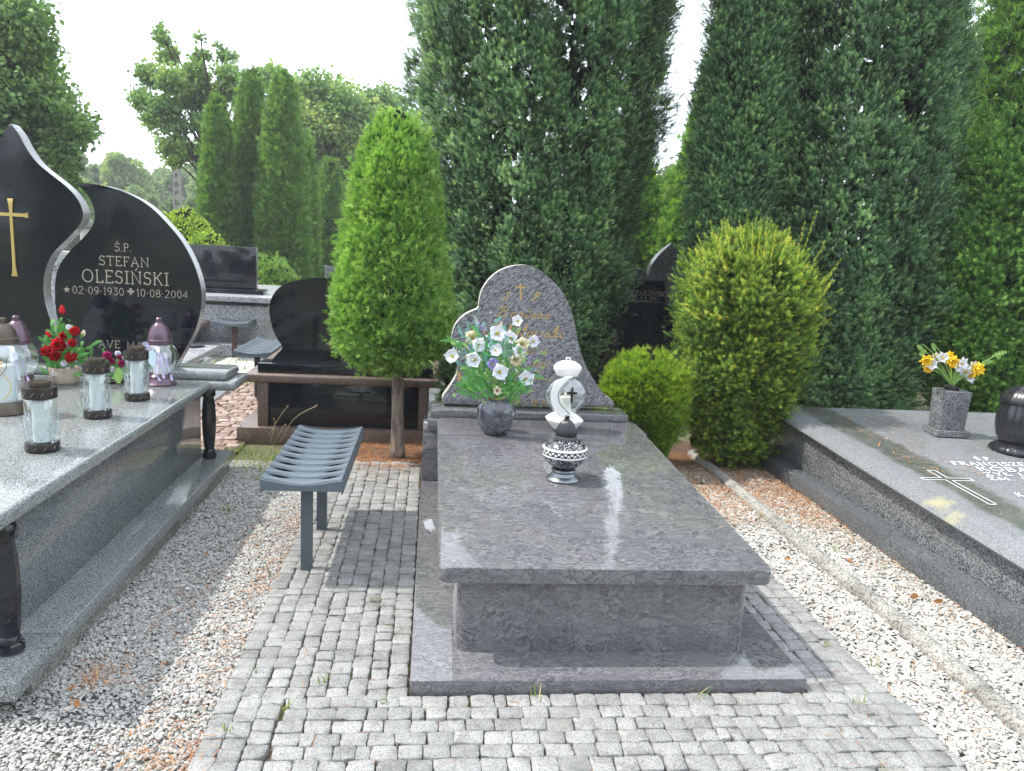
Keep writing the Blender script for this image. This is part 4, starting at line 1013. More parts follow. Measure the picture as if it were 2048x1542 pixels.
# ---- stones on the right between the yews ------------------------------
Yn = 8.6
g = Root('headstone', 'grey pointed headstone with a black name plate, between the yews', 'headstone', (2.45, Yn, 0))
q = outline_px(crom([(1296, 562), (1298, 548), (1304, 530), (1318, 510), (1343, 487)], 4)+crom([(1344, 488), (1358, 503), (1370, 522), (1384, 552), (1392, 580)], 4)+[(1396, 700), (1290, 700)], Yn)
q = [(x, z if i < len(q)-2 else -.05) for i, (x, z) in enumerate(q)]
g.add(bm_obj('stone', poly_solid(q[::-1], Yn, Yn+.14, 'Y', .006), MT['right'], smooth=True))
q = outline_px(crom([(1235, 575), (1240, 545), (1255, 538), (1283, 538), (1293, 546), (1295, 560)], 3)+[(1294, 700), (1233, 700)], Yn+.005)
q = [(x, z if i < len(q)-2 else -.05) for i, (x, z) in enumerate(q)]
g.add(bm_obj('side_stone', poly_solid(q[::-1], Yn+.01, Yn+.12, 'Y', .006), MT['right'], smooth=True))
Yq = Yn-.12
q = outline_px([(1236, 556), (1270, 561), (1328, 561), (1329, 575), (1331, 606), (1232, 606)], Yq)
g.add(bm_obj('name_plate', poly_solid(q[::-1], Yq, Yq+.06, 'Y', .003), MT['black'], smooth=True))
for s_, x_, y_, h_, al in (('Ś.P.', 1281, 571.5, 6.5, 'c'), ('WINCENT', 1246, 583, 8, 'c'), ('SIERAKOWSKI', 1293, 592.5, 9.5, 'c'), ('1971 ZM. 8. 8. 2000', 1282, 599.5, 5.5, 'c'), ('KRYSTYNA', 1247, 607.5, 7, 'c')):
    world_text(g, 'inscription', s_, x_, y_-1.5, Yq, h_, MT['pale'], weight=.13, sp=.12)
g.box('plinth', 1.7, 3.2, Yn-.2, Yn+.5, -.06, .2, MT['right'], .006)
Yk = 7.9
g = Root('grave_tomb', 'large arched black headstone standing in shade behind the small round shrub', 'grave', (2.2, Yk, 0))
q = outline_px(crom([(1222, 612), (1240, 606), (1275, 603), (1310, 604), (1345, 610), (1380, 622), (1400, 640)], 4), Yk)
xl, xr2 = q[0][0]-.15, q[-1][0]; q = [(xl, .25)]+[(xl, q[0][1]-.02)]+q+[(xr2, .25)]
hb = bm_obj('headstone', poly_solid(q[::-1], Yk, Yk+.12, 'Y', .005), MT['black'], smooth=True); hb.data.materials.append(MT['sky_edge'])
for p in hb.data.polygons:
    if p.normal.z > .6: p.material_index = 1
g.add(hb); g.box('base', xl-.2, xr2+.2, Yk-.12, Yk+2.0, -.05, .249, MT['black'], .005)

# ------------------------------------------------------------------ small things
def sweep_band(bm, pts, wdt, th):
    """band along pts (x,z,y) facing the viewer"""
    rows = []
    for i, p in enumerate(pts):
        p = Vector(p); d = (Vector(pts[min(i+1, len(pts)-1)])-Vector(pts[max(i-1, 0)])).normalized(); s_ = d.cross(Vector((0, 1, 0))).normalized()
        w_ = wdt[i]/2; rows.append([bm.verts.new(p+s_*w_), bm.verts.new(p-s_*w_), bm.verts.new(p-s_*w_+Vector((0, th, 0))), bm.verts.new(p+s_*w_+Vector((0, th, 0)))])
    for a, b in zip(rows[:-1], rows[1:]):
        for k in range(4): bm.faces.new((a[k], a[(k+1) % 4], b[(k+1) % 4], b[k]))
    bm.faces.new(rows[0]); bm.faces.new(rows[-1][::-1])
def candle(e, r_, h, z0, m=None): bm_obj('candle', lathe([(r_*.98, z0), (r_, z0+.004), (r_, z0+h-.004), (r_*.9, z0+h), (.0, z0+h-.004)], 24), m or MT['wick_cup'], e, smooth=True)
def scallop(a, z): return 0
MT['cutglass'] = glassmat('cut_glass_edges', (.55, .60, .62), .8, .35)
MT['relief'] = plain('worn_bronze_relief', (.16, .14, .115), .3, .6, .1, 20)
def jar(label, loc, s=1.0, rz=0, H=.275):
    e = thing('grave_lantern', label, 'lantern', loc, rz, 'clear glass jar lanterns'); R_ = .064*s
    fl_ = lambda a, z: .03*abs(math.sin(a*9))
    bm_obj('base', lathe([(R_*.96, 0), (R_*1.0, .004), (R_*1.0, .032), (R_*.97, .038), (0, .036)], 36, fl_), MT['dkcap'], e, smooth=True)
    bm_obj('glass_jar', lathe([(R_*.93, .0385), (R_*.96, .06), (R_*.94, H*.5), (R_*.95, H-.055), (R_*.9, H-.047)], 36), MT['glass'], e, smooth='all')
    # cut cross pattern in the lower half of the glass
    bm = bmesh.new()
    for k in range(8):
        a0 = k*math.pi/4
        for s_ in (1, -1):
            pts = []
            for j in range(6):
                t_ = j/5; a = a0+s_*(t_-.5)*math.pi/4; pts.append((R_*.962*math.cos(a), R_*.962*math.sin(a), .05+t_*.10))
            tube(pts, .0011, 4, bm)
    bm_obj('cut_pattern', bm, MT['cutglass'], e, smooth='all')
    candle(e, R_*.52, H-.10, .039)
    bm_obj('cap', lathe([(R_*.95, H-.050), (R_*1.0, H-.048), (R_*1.0, H-.010), (R_*.98, H-.003), (R_*.62, H), (R_*.5, H-.004)], 36, fl_), MT['dkcap'], e, smooth=True)
    bm_obj('crown', lathe([(R_*.60, H-.002), (R_*.64, H+.006), (R_*.66, H+.020), (R_*.60, H+.020), (R_*.52, H)], 32, lambda a, z: .10*math.sin(a*8) if z > H+.008 else 0), MT['brcap'], e, smooth=True)
    bm = bmesh.new()
    for k in range(11):
        a0 = 2*math.pi*k/11
        for z0, z1 in ((.009, .028), (H-.040, H-.018)):
            q = [(R_*1.005*math.cos(a0+da), R_*1.005*math.sin(a0+da), zz) for da, zz in ((0, z0), (.13, (z0+z1)/2), (.26, z1))]
            tube(q, [.0008, .0034, .0008], 5, bm)
    bm_obj('relief', bm, MT['relief'], e, smooth='all')
    return e
def on(px, py, z): return tuple(PZ(px, py, z))
jar('nearest clear glass jar lantern with bronze cap, at the left on the polished slab', on(86, 900, ZL+.001))
jar('middle clear glass jar lantern with bronze cap, between the other two jars', on(196, 834, ZL+.001), .97, .3)
jar('clear glass jar lantern with bronze cap, in front of the violet ball lantern', on(275, 799, ZL+.001), .97, .6, .275)

def rib(e, name, pts, wd, m):
    bm = bmesh.new(); rows = []
    for i, p in enumerate(pts):
        p = Vector(p); s_ = Vector((math.cos(i*.5), .25, math.sin(i*.5)*.35)).normalized()*wd/2; rows.append((bm.verts.new(p+s_), bm.verts.new(p-s_)))
    for a, b in zip(rows[:-1], rows[1:]): bm.faces.new((a[0], a[1], b[1], b[0]))
    return bm_obj(name, bm, m, e, smooth='all')
def violet(label, loc, s=1.0, leaf=True):
    e = thing('grave_lantern', label, 'lantern', loc, 0, 'violet capped ball lanterns')
    bm_obj('foot', lathe([(.082*s, 0), (.084*s, .006), (.070*s, .018), (.064*s, .03), (.066*s, .038), (.055*s, .046), (0, .045)], 32), MT['purple'], e, smooth=True)
    bm_obj('glass_ball', lathe([(.055*s, .046), (.072*s, .06), (.088*s, .085), (.092*s, .115), (.086*s, .145), (.068*s, .170), (.055*s, .178)], 40), MT['glass'], e, smooth='all')
    candle(e, .036*s, .09, .046)
    bm_obj('cap', lathe([(.056*s, .172), (.064*s, .176), (.064*s, .192), (.060*s, .196), (.058*s, .215), (.045*s, .245), (.026*s, .262), (.018*s, .266), (.018*s, .282), (.013*s, .286), (0, .284)], 32), MT['purple'], e, smooth=True)
    yy = -.062*s
    for q in ([(.0, yy, .172), (-.02, yy-.02, .15), (-.035, yy-.03, .185), (-.06, yy-.02, .18), (-.03, yy-.01, .168)], [(.0, yy, .172), (.03, yy-.03, .14), (.04, yy-.035, .09), (.05, yy-.04, .04)], [(.0, yy, .172), (.02, yy-.03, .13), (.015, yy-.04, .07), (.03, yy-.045, .03)], [(0, yy, .17), (.03, yy-.02, .15), (.07, yy-.02, .08), (.085, yy-.02, .03)]):
        rib(e, 'ribbon', crom([(a*s, b, c) for a, b, c in q], 4), .014, MT['ribbon'])
    e.scale = (1.12, 1.12, 1.42)
    if leaf:
        bm = bmesh.new(); cx, cz = -.005, .125; o_ = []
        for k in range(16):
            a = 2*math.pi*k/16; rr2 = .028*(1+.08*math.cos(6*a)); o_.append(bm.verts.new((cx+rr2*.72*math.sin(a), yy-.045, cz+rr2*1.25*math.cos(a))))
        bm.faces.new(o_); bm_obj('leaf_charm', bm, plain('pale_blue_leaf', (.55, .68, .76), .5), e)
    return e
violet('violet capped glass ball lantern with lilac ribbon and leaf charm, before the carved stone', on(322, 768, ZL+.001), 1.0)
violet('violet capped glass ball lantern partly hidden behind the heart lantern', on(40, 772, ZL+.001), 1.0, False)

p = on(15, 826, ZL+.001)
e = thing('grave_lantern', 'glass lantern with a golden bead heart and bronze cap at the left picture edge', 'lantern', p)
e.scale = (1.05, 1.05, 1.2)
bm_obj('base', lathe([(.072, 0), (.078, .004), (.074, .03), (.064, .05), (0, .05)], 40, lambda a, z: .035*abs(math.sin(a*8))), MT['brcap'], e, smooth=True)
bm_obj('glass_body', lathe([(.062, .051), (.066, .08), (.074, .13), (.086, .19), (.088, .225), (.080, .262), (.060, .285), (.056, .29)], 40), MT['glass'], e, smooth='all')
candle(e, .045, .15, .051)
bm_obj('cap', lathe([(.056, .288), (.064, .290), (.064, .312), (.058, .316), (.054, .34), (.040, .362), (.020, .372), (.020, .392), (.012, .394), (0, .392)], 32), MT['brcap'], e, smooth=True)
bm = bmesh.new(); hp = [(.052*math.sin(t_)**3*1.0, .042*(math.cos(t_)-.38*math.cos(2*t_)-.13*math.cos(3*t_))) for t_ in np.linspace(0, 2*math.pi, 32)]
tube([(a, -.089+abs(a)*.15, .20+b_) for a, b_ in hp], .0016, 5, bm)
bm_obj('heart_wire', bm, MT['brcap'], e, smooth='all')
bm = bmesh.new(); rr_ = np.random.default_rng(3)
for k in range(60):
    t_ = rr_.uniform(0, 6.28); q_ = rr_.random()**.5*.8; a, b_ = .046*math.sin(t_)**3*q_, .036*(math.cos(t_)-.38*math.cos(2*t_)-.13*math.cos(3*t_))*q_
    bmesh.ops.create_icosphere(bm, subdivisions=1, radius=.0042, matrix=Matrix.Translation((a+.005, -.093+abs(a)*.1, .205+b_)))
for k in range(26):
    t_ = k/25; bmesh.ops.create_icosphere(bm, subdivisions=1, radius=.0032, matrix=Matrix.Translation((.045*math.sin(t_*3.0)+.02, -.088+.01*t_, .19-.12*t_)))
bm_obj('gold_beads', bm, MT['goldmetal'], e, smooth='all')

# flowers -----------------------------------------------------------------
def petal_flower(n, R_, cup=.35, w_=.9, ruff=.0, rings=1, seed=0):
    V, F = [], []; rr_ = np.random.default_rng(seed)
    for ring in range(rings):
        sc2 = 1-.22*ring; cp = cup+.45*ring
        for k in range(n):
            a = 2*math.pi*(k+.5*ring)/n+rr_.normal(0, .08); g1, g2 = 5, 5; base = len(V)
            for i in range(g1):
                t_ = i/(g1-1)
                for j in range(g2):
                    s_ = -1+2*j/(g2-1); wd = w_*R_*.55*math.sin(math.pi*min(1, .07+t_*.92))**.8*sc2
                    r_ = R_*sc2*(.06+.94*t_)*(1-.26*s_*s_*t_); x, y = r_, s_*wd; z = R_*cp*t_**1.3+.12*R_*s_*s_*t_+rr_.normal(0, ruff*R_)
                    V.append((x*math.cos(a)-y*math.sin(a), x*math.sin(a)+y*math.cos(a), z+.02*R_*(k % 2)))
            for i in range(g1-1):
                for j in range(g2-1): q_ = base+i*g2+j; F.append((q_, q_+1, q_+g2+1, q_+g2))
    return np.array(V), np.array(F)
def place(V, p, d, roll=0, sc_=1):
    z = np.array(d, float); z /= np.linalg.norm(z); x, y, z_ = frames(z[None], np.array([roll])); return V[:, 0:1]*x*sc_+V[:, 1:2]*y*sc_+V[:, 2:3]*z_*sc_+np.array(p)
def fabric(name, c, c2=None, tr=.35):
    t = NT(name); n = t.noise(t.coord(), 60, 3); t.set(Base_Color=t.mix(n, c, c2 or tuple(x*.85 for x in c)), Roughness=.65, Specular_IOR_Level=.2)
    k = t.n('ShaderNodeBsdfTranslucent'); k.inputs[0].default_value = (*c, 1); ms = t.n('ShaderNodeMixShader'); ms.inputs[0].default_value = tr
    t.l(t.b.outputs[0], ms.inputs[1]); t.l(k.outputs[0], ms.inputs[2]); t.l(ms.outputs[0], t.out.inputs['Surface']); return t.m
FB = dict(white=fabric('white_petals', (.84, .84, .87), (.72, .74, .86)), cream=fabric('cream_petals', (.80, .77, .62), (.7, .62, .42)), red=fabric('red_petals', (.60, .018, .03), (.42, .01, .02)),
          pink=fabric('magenta_petals', (.55, .03, .22), (.4, .02, .14)), yellow=fabric('yellow_petals', (.86, .68, .06), (.85, .55, .02)), lil=fabric('lavender_petals', (.36, .30, .66), (.55, .50, .80)),
          green=fabric('artificial_green', (.06, .25, .045), (.24, .56, .16)), lgreen=fabric('pale_green', (.40, .58, .16), (.22, .42, .12)), teal=fabric('blue_green_leaves', (.09, .34, .28), (.34, .66, .55)), eye=fabric('yellow_stamens', (.65, .55, .06), (.35, .35, .03)), brown=fabric('dry_brown', (.16, .06, .02)))
def flower(e, P_, R_, d, petal, eye=None, n=5, cup=.3, rings=1, seed=0, ruff=.02, name='flower', w_=.9):
    V, F = petal_flower(n, R_, cup, w_, ruff, rings, seed); o = np_mesh(name, place(V, P_, d, seed*1.3)-np.array(e.location), F, petal, e, smooth=True)
    if eye is not None:
        dd = np.array(d, float)/np.linalg.norm(d); bm = bmesh.new(); rr_ = np.random.default_rng(seed)
        for k in range(9):
            q_ = dd*R_*(.12+.1*rr_.random())+rr_.normal(0, R_*.09, 3); bmesh.ops.create_icosphere(bm, subdivisions=1, radius=R_*.09, matrix=Matrix.Translation(Vector(np.array(P_)+q_-np.array(e.location))))
        bm_obj('stamens', bm, eye, o, smooth='all')
    return o
def frond(V, F, base, tip, wd, n=14, droop=.02):
    base, tip = np.array(base), np.array(tip); ax = tip-base; L_ = np.linalg.norm(ax); side = np.cross(ax, [0, -1, .3]); side /= np.linalg.norm(side)
    for i in range(n):
        t_ = i/n; p_ = base+ax*t_+np.array([0, 0, droop*math.sin(t_*3.14)]); l = wd*math.sin(math.pi*(.12+.85*t_))
        for s_ in (-1, 1):
            q_ = p_+side*s_*l+ax/L_*l*.5; h = ax/n*.6; k = len(V); V += [p_-h*.3, p_+h, (p_+q_)/2+h*1.1, q_]; F.append((k, k+1, k+2, k+3))
# bouquet in the stone vase
vp = PS(990, 866)
vase = thing('vase', 'round polished grey stone vase standing on the central slab', 'vase', tuple(vp))
VP = [(.062, 0), (.072, .004), (.098, .045), (.113, .10), (.115, .135), (.105, .18), (.085, .207), (.072, .214), (.062, .212), (.060, .195), (0, .195)]
bm_obj('body', lathe(VP, 40), MT['stele_dark'] if 'stele_dark' in MT else gneiss('dark_veined_stone', (.17, .18, .22), (.06, .065, .085), (.015, .015, .022), rough=.05, fine=.7, spec=.9), vase, smooth='all')
bm_obj('soil', lathe([(.061, .198), (.05, .21), (.02, .224), (0, .226)], 20, lambda a, z: .1*math.sin(5*a)), MT['soil'], vase, smooth='all')
YBq = vp[1]
bq = thing('flower_bouquet', 'artificial bouquet of white and lilac flowers with green fern in the stone vase', 'bouquet', (vp[0], vp[1], vp[2]+.2))
org = np.array([vp[0], vp[1], vp[2]+.2]); rr_ = np.random.default_rng(12)
fw = [(905, 713, .040, 'white', -.02), (944, 677, .040, 'cream', 0), (956, 689, .040, 'white', -.07), (949, 719, .041, 'white', -.10), (995, 668, .044, 'white', -.06), (1020, 675, .036, 'white', 0), (1036, 642, .030, 'white', .02),
      (993, 702, .036, 'white', -.08), (1037, 704, .040, 'white', -.07), (1043, 690, .038, 'cream', -.03), (999, 744, .044, 'white', -.13), (1052, 757, .042, 'white', -.06), (1066, 683, .034, 'white', 0), (1030, 720, .036, 'cream', -.07), (985, 727, .032, 'lil', -.1)]
for i, (x_, y_, R_, c_, dy) in enumerate(fw):
    P_ = PY(x_, y_, YBq+dy); d = np.array([rr_.normal(0, .35)+(P_[0]-org[0])*1.5, -1, .25+rr_.normal(0, .2)])
    flower(bq, P_, R_*1.3, d, FB[c_], FB['eye'], 4+(i*3 % 5 > 1), .32 if c_ != 'cream' else .5, 1 if c_ != 'cream' else 2, i, .05, w_=1.12)
fo = flower(bq, PY(994, 781, YBq-.11), .032, (.1, -1, .1), FB['cream'], FB['brown'], 6, .5, 1, 77, .05); fo['label'] = 'drooping cream flower with a dark brown centre'
def spike(e, a, b_, m, wd=.012, nm='lavender_spike', n=26):
    a, b_ = np.array(a), np.array(b_); V = []; F = []
    r5 = np.random.default_rng(int(abs(a[0]*1000)) % 99)
    for k in range(n*3):
        t_ = r5.random(); p_ = a+(b_-a)*t_+r5.normal(0, wd*.6*(1.1-t_), 3); s_ = wd*.55*(1.1-.5*t_)
        T_ = t_leaf(.8)[0]; q_ = place(T_, p_, r5.normal(0, 1, 3)+np.array([0, -.5, .5]), r5.uniform(0, 6), s_); kk = len(V)*1
        V += list(q_); F += [(kk+x1_, kk+x2_, kk+x3_) for x1_, x2_, x3_ in LEAF[1]]
    return np_mesh(nm, np.array(V)-np.array(e.location), np.array(F), m, e)
for x0, y0, x1, y1, m_, dy in ((971, 665, 950, 634, 'lil', 0), (1055, 728, 1062, 708, 'lil', -.04), (1058, 742, 1084, 734, 'lil', -.03), (990, 735, 992, 715, 'lil', -.12), (1060, 680, 1082, 672, 'lil', .02), (957, 650, 948, 632, 'cream', 0.01), (1000, 655, 1003, 643, 'cream', 0)):
    spike(bq, PY(x0, y0, YBq+dy), PY(x1, y1, YBq+dy), FB[m_])
V, F = [], []
def brow(V, F, n, cx, cy, sx, sy, dy0, dy1, L0, seed, ln=.035):
    r6 = np.random.default_rng(seed)
    for k in range(n):
        x_, y_ = cx+r6.normal(0, sx), cy+r6.normal(0, sy); tip = PY(x_, y_, YBq+r6.uniform(dy0, dy1)); dd = (tip-org); dd /= np.linalg.norm(dd); dd = dd+r6.normal(0, .45, 3)
        frond(V, F, tip-dd*ln*r6.uniform(.6, 1.3), tip, L0*r6.uniform(.6, 1.2), 8, .004)
brow(V, F, 260, 985, 728, 34, 30, -.10, .06, .012, 1); brow(V, F, 60, 940, 765, 16, 13, -.12, .0, .012, 2, .05); brow(V, F, 60, 1038, 768, 16, 13, -.12, .0, .012, 3, .05); brow(V, F, 50, 990, 775, 22, 9, -.13, .04, .012, 4)
for a_, b_ in (((935, 690), (879, 682)), ((1050, 752), (1093, 760)), ((950, 760), (925, 780)), ((945, 770), (936, 797)), ((1035, 765), (1042, 792)), ((965, 680), (939, 650)), ((1020, 770), (1060, 790)), ((925, 700), (905, 690))):
    frond(V, F, PY(*a_, YBq-.04), PY(*b_, YBq-.05), .016, 16, .012)
np_mesh('fern_foliage', np.array(V)-np.array(bq.location), np.array(F), FB['green'], bq)
V, F = [], []; brow(V, F, 210, 985, 700, 34, 26, -.09, .05, .011, 5); np_mesh('blue_green_foliage', np.array(V)-np.array(bq.location), np.array(F), FB['teal'], bq)
V, F = [], []; brow(V, F, 150, 990, 735, 40, 28, -.11, .02, .010, 6); np_mesh('pale_foliage', np.array(V)-np.array(bq.location), np.array(F), FB['lgreen'], bq)
V, F = [], []; r8 = np.random.default_rng(91)
for k in range(150):
    P_ = PY(985+r8.normal(0, 38), 705+r8.normal(0, 30), YBq+r8.uniform(-.13, .03)); q_ = place(t_leaf(.9)[0], P_, r8.normal(0, 1, 3)+np.array([0, -.8, .3]), r8.uniform(0, 6), r8.uniform(.007, .013)); kk = len(V); V += list(q_); F += [(kk+x1_, kk+x2_, kk+x3_) for x1_, x2_, x3_ in LEAF[1]]
np_mesh('filler_blossoms', np.array(V)-np.array(bq.location), np.array(F), FB['white'], bq)
bm = bmesh.new()
for i, (x_, y_, R_, c_, dy) in enumerate(fw):
    P_ = PY(x_, y_, YBq+dy+.012); tube(crom([tuple((org-org)+np.array([0, 0, -.01])), tuple((P_-org)*.5+np.array([0, 0, .02])), tuple(P_-org)], 4), .0018, 5, bm)
bm_obj('stems', bm, FB['green'], bq, smooth='all')

# white lantern with the cross
p = PS(1127, 858); p = (p[0], p[1], p[2]+.001)
e = thing('grave_lantern', 'white round glass lantern with a small cross and curved white band', 'lantern', p)
bm_obj('base', lathe([(.066, 0), (.072, .004), (.118, .055), (.122, .066), (.110, .075), (.066, .105), (0, .105)], 8, None), MT['white'], e, loc=(0, 0, 0), rot=(0, 0, rad(22.5)))
GL = bm_obj('glass_globe', lathe([(.062, .104), (.085, .125), (.120, .165), (.133, .205), (.128, .25), (.105, .29), (.07, .318), (.055, .325)], 44), MT['glass'], e, smooth='all')
for v in GL.data.vertices: v.co.y *= .62
def zq(q): return [((x_-360)*.000736, (680-z_)*.000736) for x_, z_ in q]
sb = crom(zq([(330, 212), (262, 255), (222, 320), (215, 400), (240, 470), (272, 520), (285, 552)]), 4)+crom(zq([(418, 552), (400, 515), (345, 470), (302, 415), (288, 350), (325, 275), (385, 212)]), 4)
bm_obj('curved_band', poly_solid(sb[::-1], -.092, -.080, 'Y', .002), MT['white'], e, smooth=True)
sb = crom(zq([(372, 222), (322, 275), (278, 350), (292, 430), (345, 490), (385, 525)]), 5)
V_, F_ = [], []; strip(sb, .010, V_, F_, .0012); V_ = np.array(V_); V_[:, 1] -= .092
np_mesh('grey_line', V_, np.array(F_), plain('grey_trim', (.35, .36, .37), .5), e)
candle(e, .036, .10, .106, MT['wax']); bm_obj('flame_tip', lathe([(.008, .204), (.010, .213), (.005, .230), (0, .235)], 12), MT['wax'], e, smooth='all')
cp = lathe([(.055, .335), (.066, .338), (.088, .380), (.087, .392), (.070, .412), (.042, .426), (.015, .430), (0, .430)], 28)
o = bm_obj('cap', cp, MT['white'], e, smooth=True)
for v in o.data.vertices: v.co.y *= .8
bm = bmesh.new(); tube([(-.011, 0, .426), (-.011, 0, .446), (.011, 0, .446), (.011, 0, .426)], .0045, 6, bm); bm_obj('loop', bm, MT['white'], e, smooth='all')
bm = poly_solid([(x_+.020, z_) for x_, z_ in [(-.006, .184), (.006, .184), (.006, .240), (.032, .240), (.032, .252), (.006, .252), (.006, .282), (-.006, .282), (-.006, .252), (-.032, .252), (-.032, .240), (-.006, .240)]], -.100, -.094, 'Y', .001)
bm_obj('cross', bm, MT['blackp'], e)

# dark lantern with meander band
p = PS(1126, 958); p = (p[0], p[1], p[2]+.001)
e = thing('grave_lantern', 'dark glittering ball lantern with a white Greek-key band and ribbed black cap', 'lantern', p)
bm_obj('foot', lathe([(.078, 0), (.086, .004), (.082, .010), (.062, .022), (.056, .036), (.062, .046), (.060, .054), (.044, .060), (0, .06)], 40), MT['silver'], e, smooth=True)
t = NT('black_glitter_glass'); v = t.coord(); vo = t.vor(v, 260, out='Color'); s_ = t.n('ShaderNodeSeparateColor'); t.l(vo, s_.inputs[0]); fl_ = t.ramp(t.noise(v, 24, 3), [(.45, .93), (.65, .70)])
gt = t.n('ShaderNodeMath', operation='GREATER_THAN'); t.l(s_.outputs[0], gt.inputs[0]); t.l(fl_, gt.inputs[1])
t.set(Base_Color=t.mix(gt.outputs[0], (.012, .012, .018), (.55, .55, .60)), Roughness=.2, Coat_Weight=.6)
bm_obj('ball', lathe([(.042, .060), (.070, .072), (.098, .098), (.109, .125), (.110, .145), (.100, .175), (.078, .196), (.050, .206)], 48), t.m, e, smooth='all')
bm_obj('white_band', lathe([(.1105, .125), (.1125, .130), (.1115, .165), (.1060, .170), (.104, .166)], 48), MT['white'], e, smooth=True)
bm = bmesh.new(); NK = 22
for k in range(NK):
    a0 = 2*math.pi*k/NK
    for (da, z0, z1, dw) in ((.0, .135, .146, .42), (.5, .150, .161, .42), (.25, .143, .153, .12), (.75, .143, .153, .12), (.0, .157, .161, .5), (.5, .135, .139, .5)):
        w2 = 2*math.pi/NK*dw*.5; ac = a0+da*2*math.pi/NK; n_ = 3; vs = []
        for zz in (z0, z1):
            rb_ = .1132 if zz < .155 else .1128
            for j in range(n_): a = ac-w2+2*w2*j/(n_-1); vs.append(bm.verts.new((rb_*math.cos(a), rb_*math.sin(a), zz)))
        for j in range(n_-1): bm.faces.new((vs[j], vs[j+1], vs[n_+j+1], vs[n_+j]))
bm_obj('key_pattern', bm, MT['blackp'], e)
bm_obj('cap', lathe([(.052, .203), (.056, .206), (.056, .222), (.051, .225)], 40), MT['silver'], e, smooth=True)
bm_obj('ribbed_dome', lathe([(.050, .2255), (.050, .24), (.045, .26), (.036, .282), (.024, .298), (.012, .306), (0, .307)], 88, lambda a, z: .06*math.sin(22*a)), MT['blackp'], e, smooth='all')
bm_obj('finial', lathe([(.010, .305), (.012, .310), (.012, .322), (.009, .325), (0, .325)], 16), MT['dkcap'], e, smooth=True)

# red arrangement in a bark pot
p = np.array(on(130, 766, ZL+.001))
tag(bm_obj('flower_pot', lathe([(.068, 0), (.076, .02), (.080, .095), (.074, .1), (.068, .09), (0, .088)], 28, lambda a, z: .05*math.sin(7*a)+.03*math.sin(13*a)), plain('birch_bark_pot', (.34, .28, .22), .9, 0, .35, 25), loc=tuple(p), smooth='all'), 'bark covered flower pot holding the red flowers', 'flower pot')
e = thing('flower_arrangement', 'artificial red tulips and carnations in the bark pot on the left grave', 'flowers', (p[0], p[1], p[2]+.09)); o0 = np.array(e.location)
Yf_ = p[1]
def tulip(e, P_, R_, m, tilt=(0, 0, 1)):
    V = []; bm = lathe([(R_*.25, 0), (R_*.55, R_*.25), (R_*.6, R_*.8), (R_*.4, R_*1.5), (R_*.1, R_*1.9), (0, R_*1.92)], 10, lambda a, z: .1*math.sin(3*a))
    o = bm_obj('tulip', bm, m, e, smooth='all'); o.rotation_euler = Vector(tilt).to_track_quat('Z', 'Y').to_euler(); o.location = Vector(P_)-Vector(e.location); return o
tulip(e, PY(125, 628, Yf_), .028, FB['red']); tulip(e, PY(100, 675, Yf_-.03), .022, FB['red'], (-.5, 0, 1)); tulip(e, PY(165, 672, Yf_-.02), .020, FB['cream'], (.3, 0, 1))
for i, (x_, y_, R_, c_, k_) in enumerate([(118, 690, .052, 'red', 3), (98, 702, .042, 'red', 3), (152, 663, .036, 'red', 3), (146, 686, .032, 'red', 3), (144, 716, .042, 'red', 2), (128, 672, .030, 'red', 3), (110, 712, .04, 'red', 3),
                                      (138, 655, .020, 'white', 2), (133, 690, .022, 'white', 2), (130, 728, .026, 'white', 2), (112, 748, .026, 'white', 2), (138, 738, .018, 'white', 1), (122, 742, .018, 'white', 1)]):
    flower(e, PY(x_, y_, Yf_-.07+.01*(i % 3)), R_, (rr_.normal(0, .3), -1, .3+rr_.normal(0, .2)), FB[c_], None, 7, .35, k_, 100+i, .05)
V, F = [], []; r6 = np.random.default_rng(8)
for k in range(260):
    x_, y_ = 128+r6.normal(0, 24), 705+r6.normal(0, 26); tip = PY(x_, y_, Yf_+r6.uniform(-.07, .05)); dd = tip-o0+np.array([0, 0, .05]); dd = dd/np.linalg.norm(dd)+r6.normal(0, .4, 3); frond(V, F, tip-dd*.045, tip, .013, 8, .004)
for k in range(14): tip = PY(125+r6.normal(0, 5), 640+r6.uniform(0, 30), Yf_+r6.uniform(-.03, .03)); frond(V, F, o0+(tip-o0)*.6, tip, .02, 8, .0)
np_mesh('green_foliage', np.array(V)-o0, np.array(F), FB['green'], e)
# small magenta arrangement
p = np.array(on(228, 765, ZL+.001)); e = thing('flower_arrangement', 'small magenta rose arrangement with one large green leaf behind the glass jars', 'flowers', tuple(p)); o0 = p; Yf_ = p[1]
for i, (x_, y_, R_, c_) in enumerate([(215, 712, .032, 'pink'), (224, 724, .026, 'pink'), (243, 728, .028, 'pink'), (235, 708, .022, 'white'), (240, 714, .02, 'pink'), (226, 740, .024, 'white'), (250, 716, .02, 'white')]):
    flower(e, PY(x_, y_, Yf_-.03), R_, (rr_.normal(0, .3), -1, .4), FB[c_], None, 6, .5, 3, 130+i, .03)
V, F = [], []
for k in range(30): x_, y_ = 225+r6.normal(0, 16), 730+r6.normal(0, 15); tip = PY(x_, y_, Yf_+r6.uniform(-.04, .05)); frond(V, F, o0+(tip-o0)*r6.uniform(.3, .6), tip, .013, 8, .004)
np_mesh('green_foliage', np.array(V)-o0, np.array(F), FB['green'], e)
V, F = [], []; frond(V, F, PY(236, 735, Yf_-.05), PY(238, 768, Yf_-.10), .035, 9, .01); np_mesh('large_leaf', np.array(V)-o0, np.array(F), FB['lgreen'], e)
bm_obj('dish', lathe([(.05, 0), (.06, .012), (.055, .018), (0, .016)], 20), MT['dkcap'], e, smooth='all')

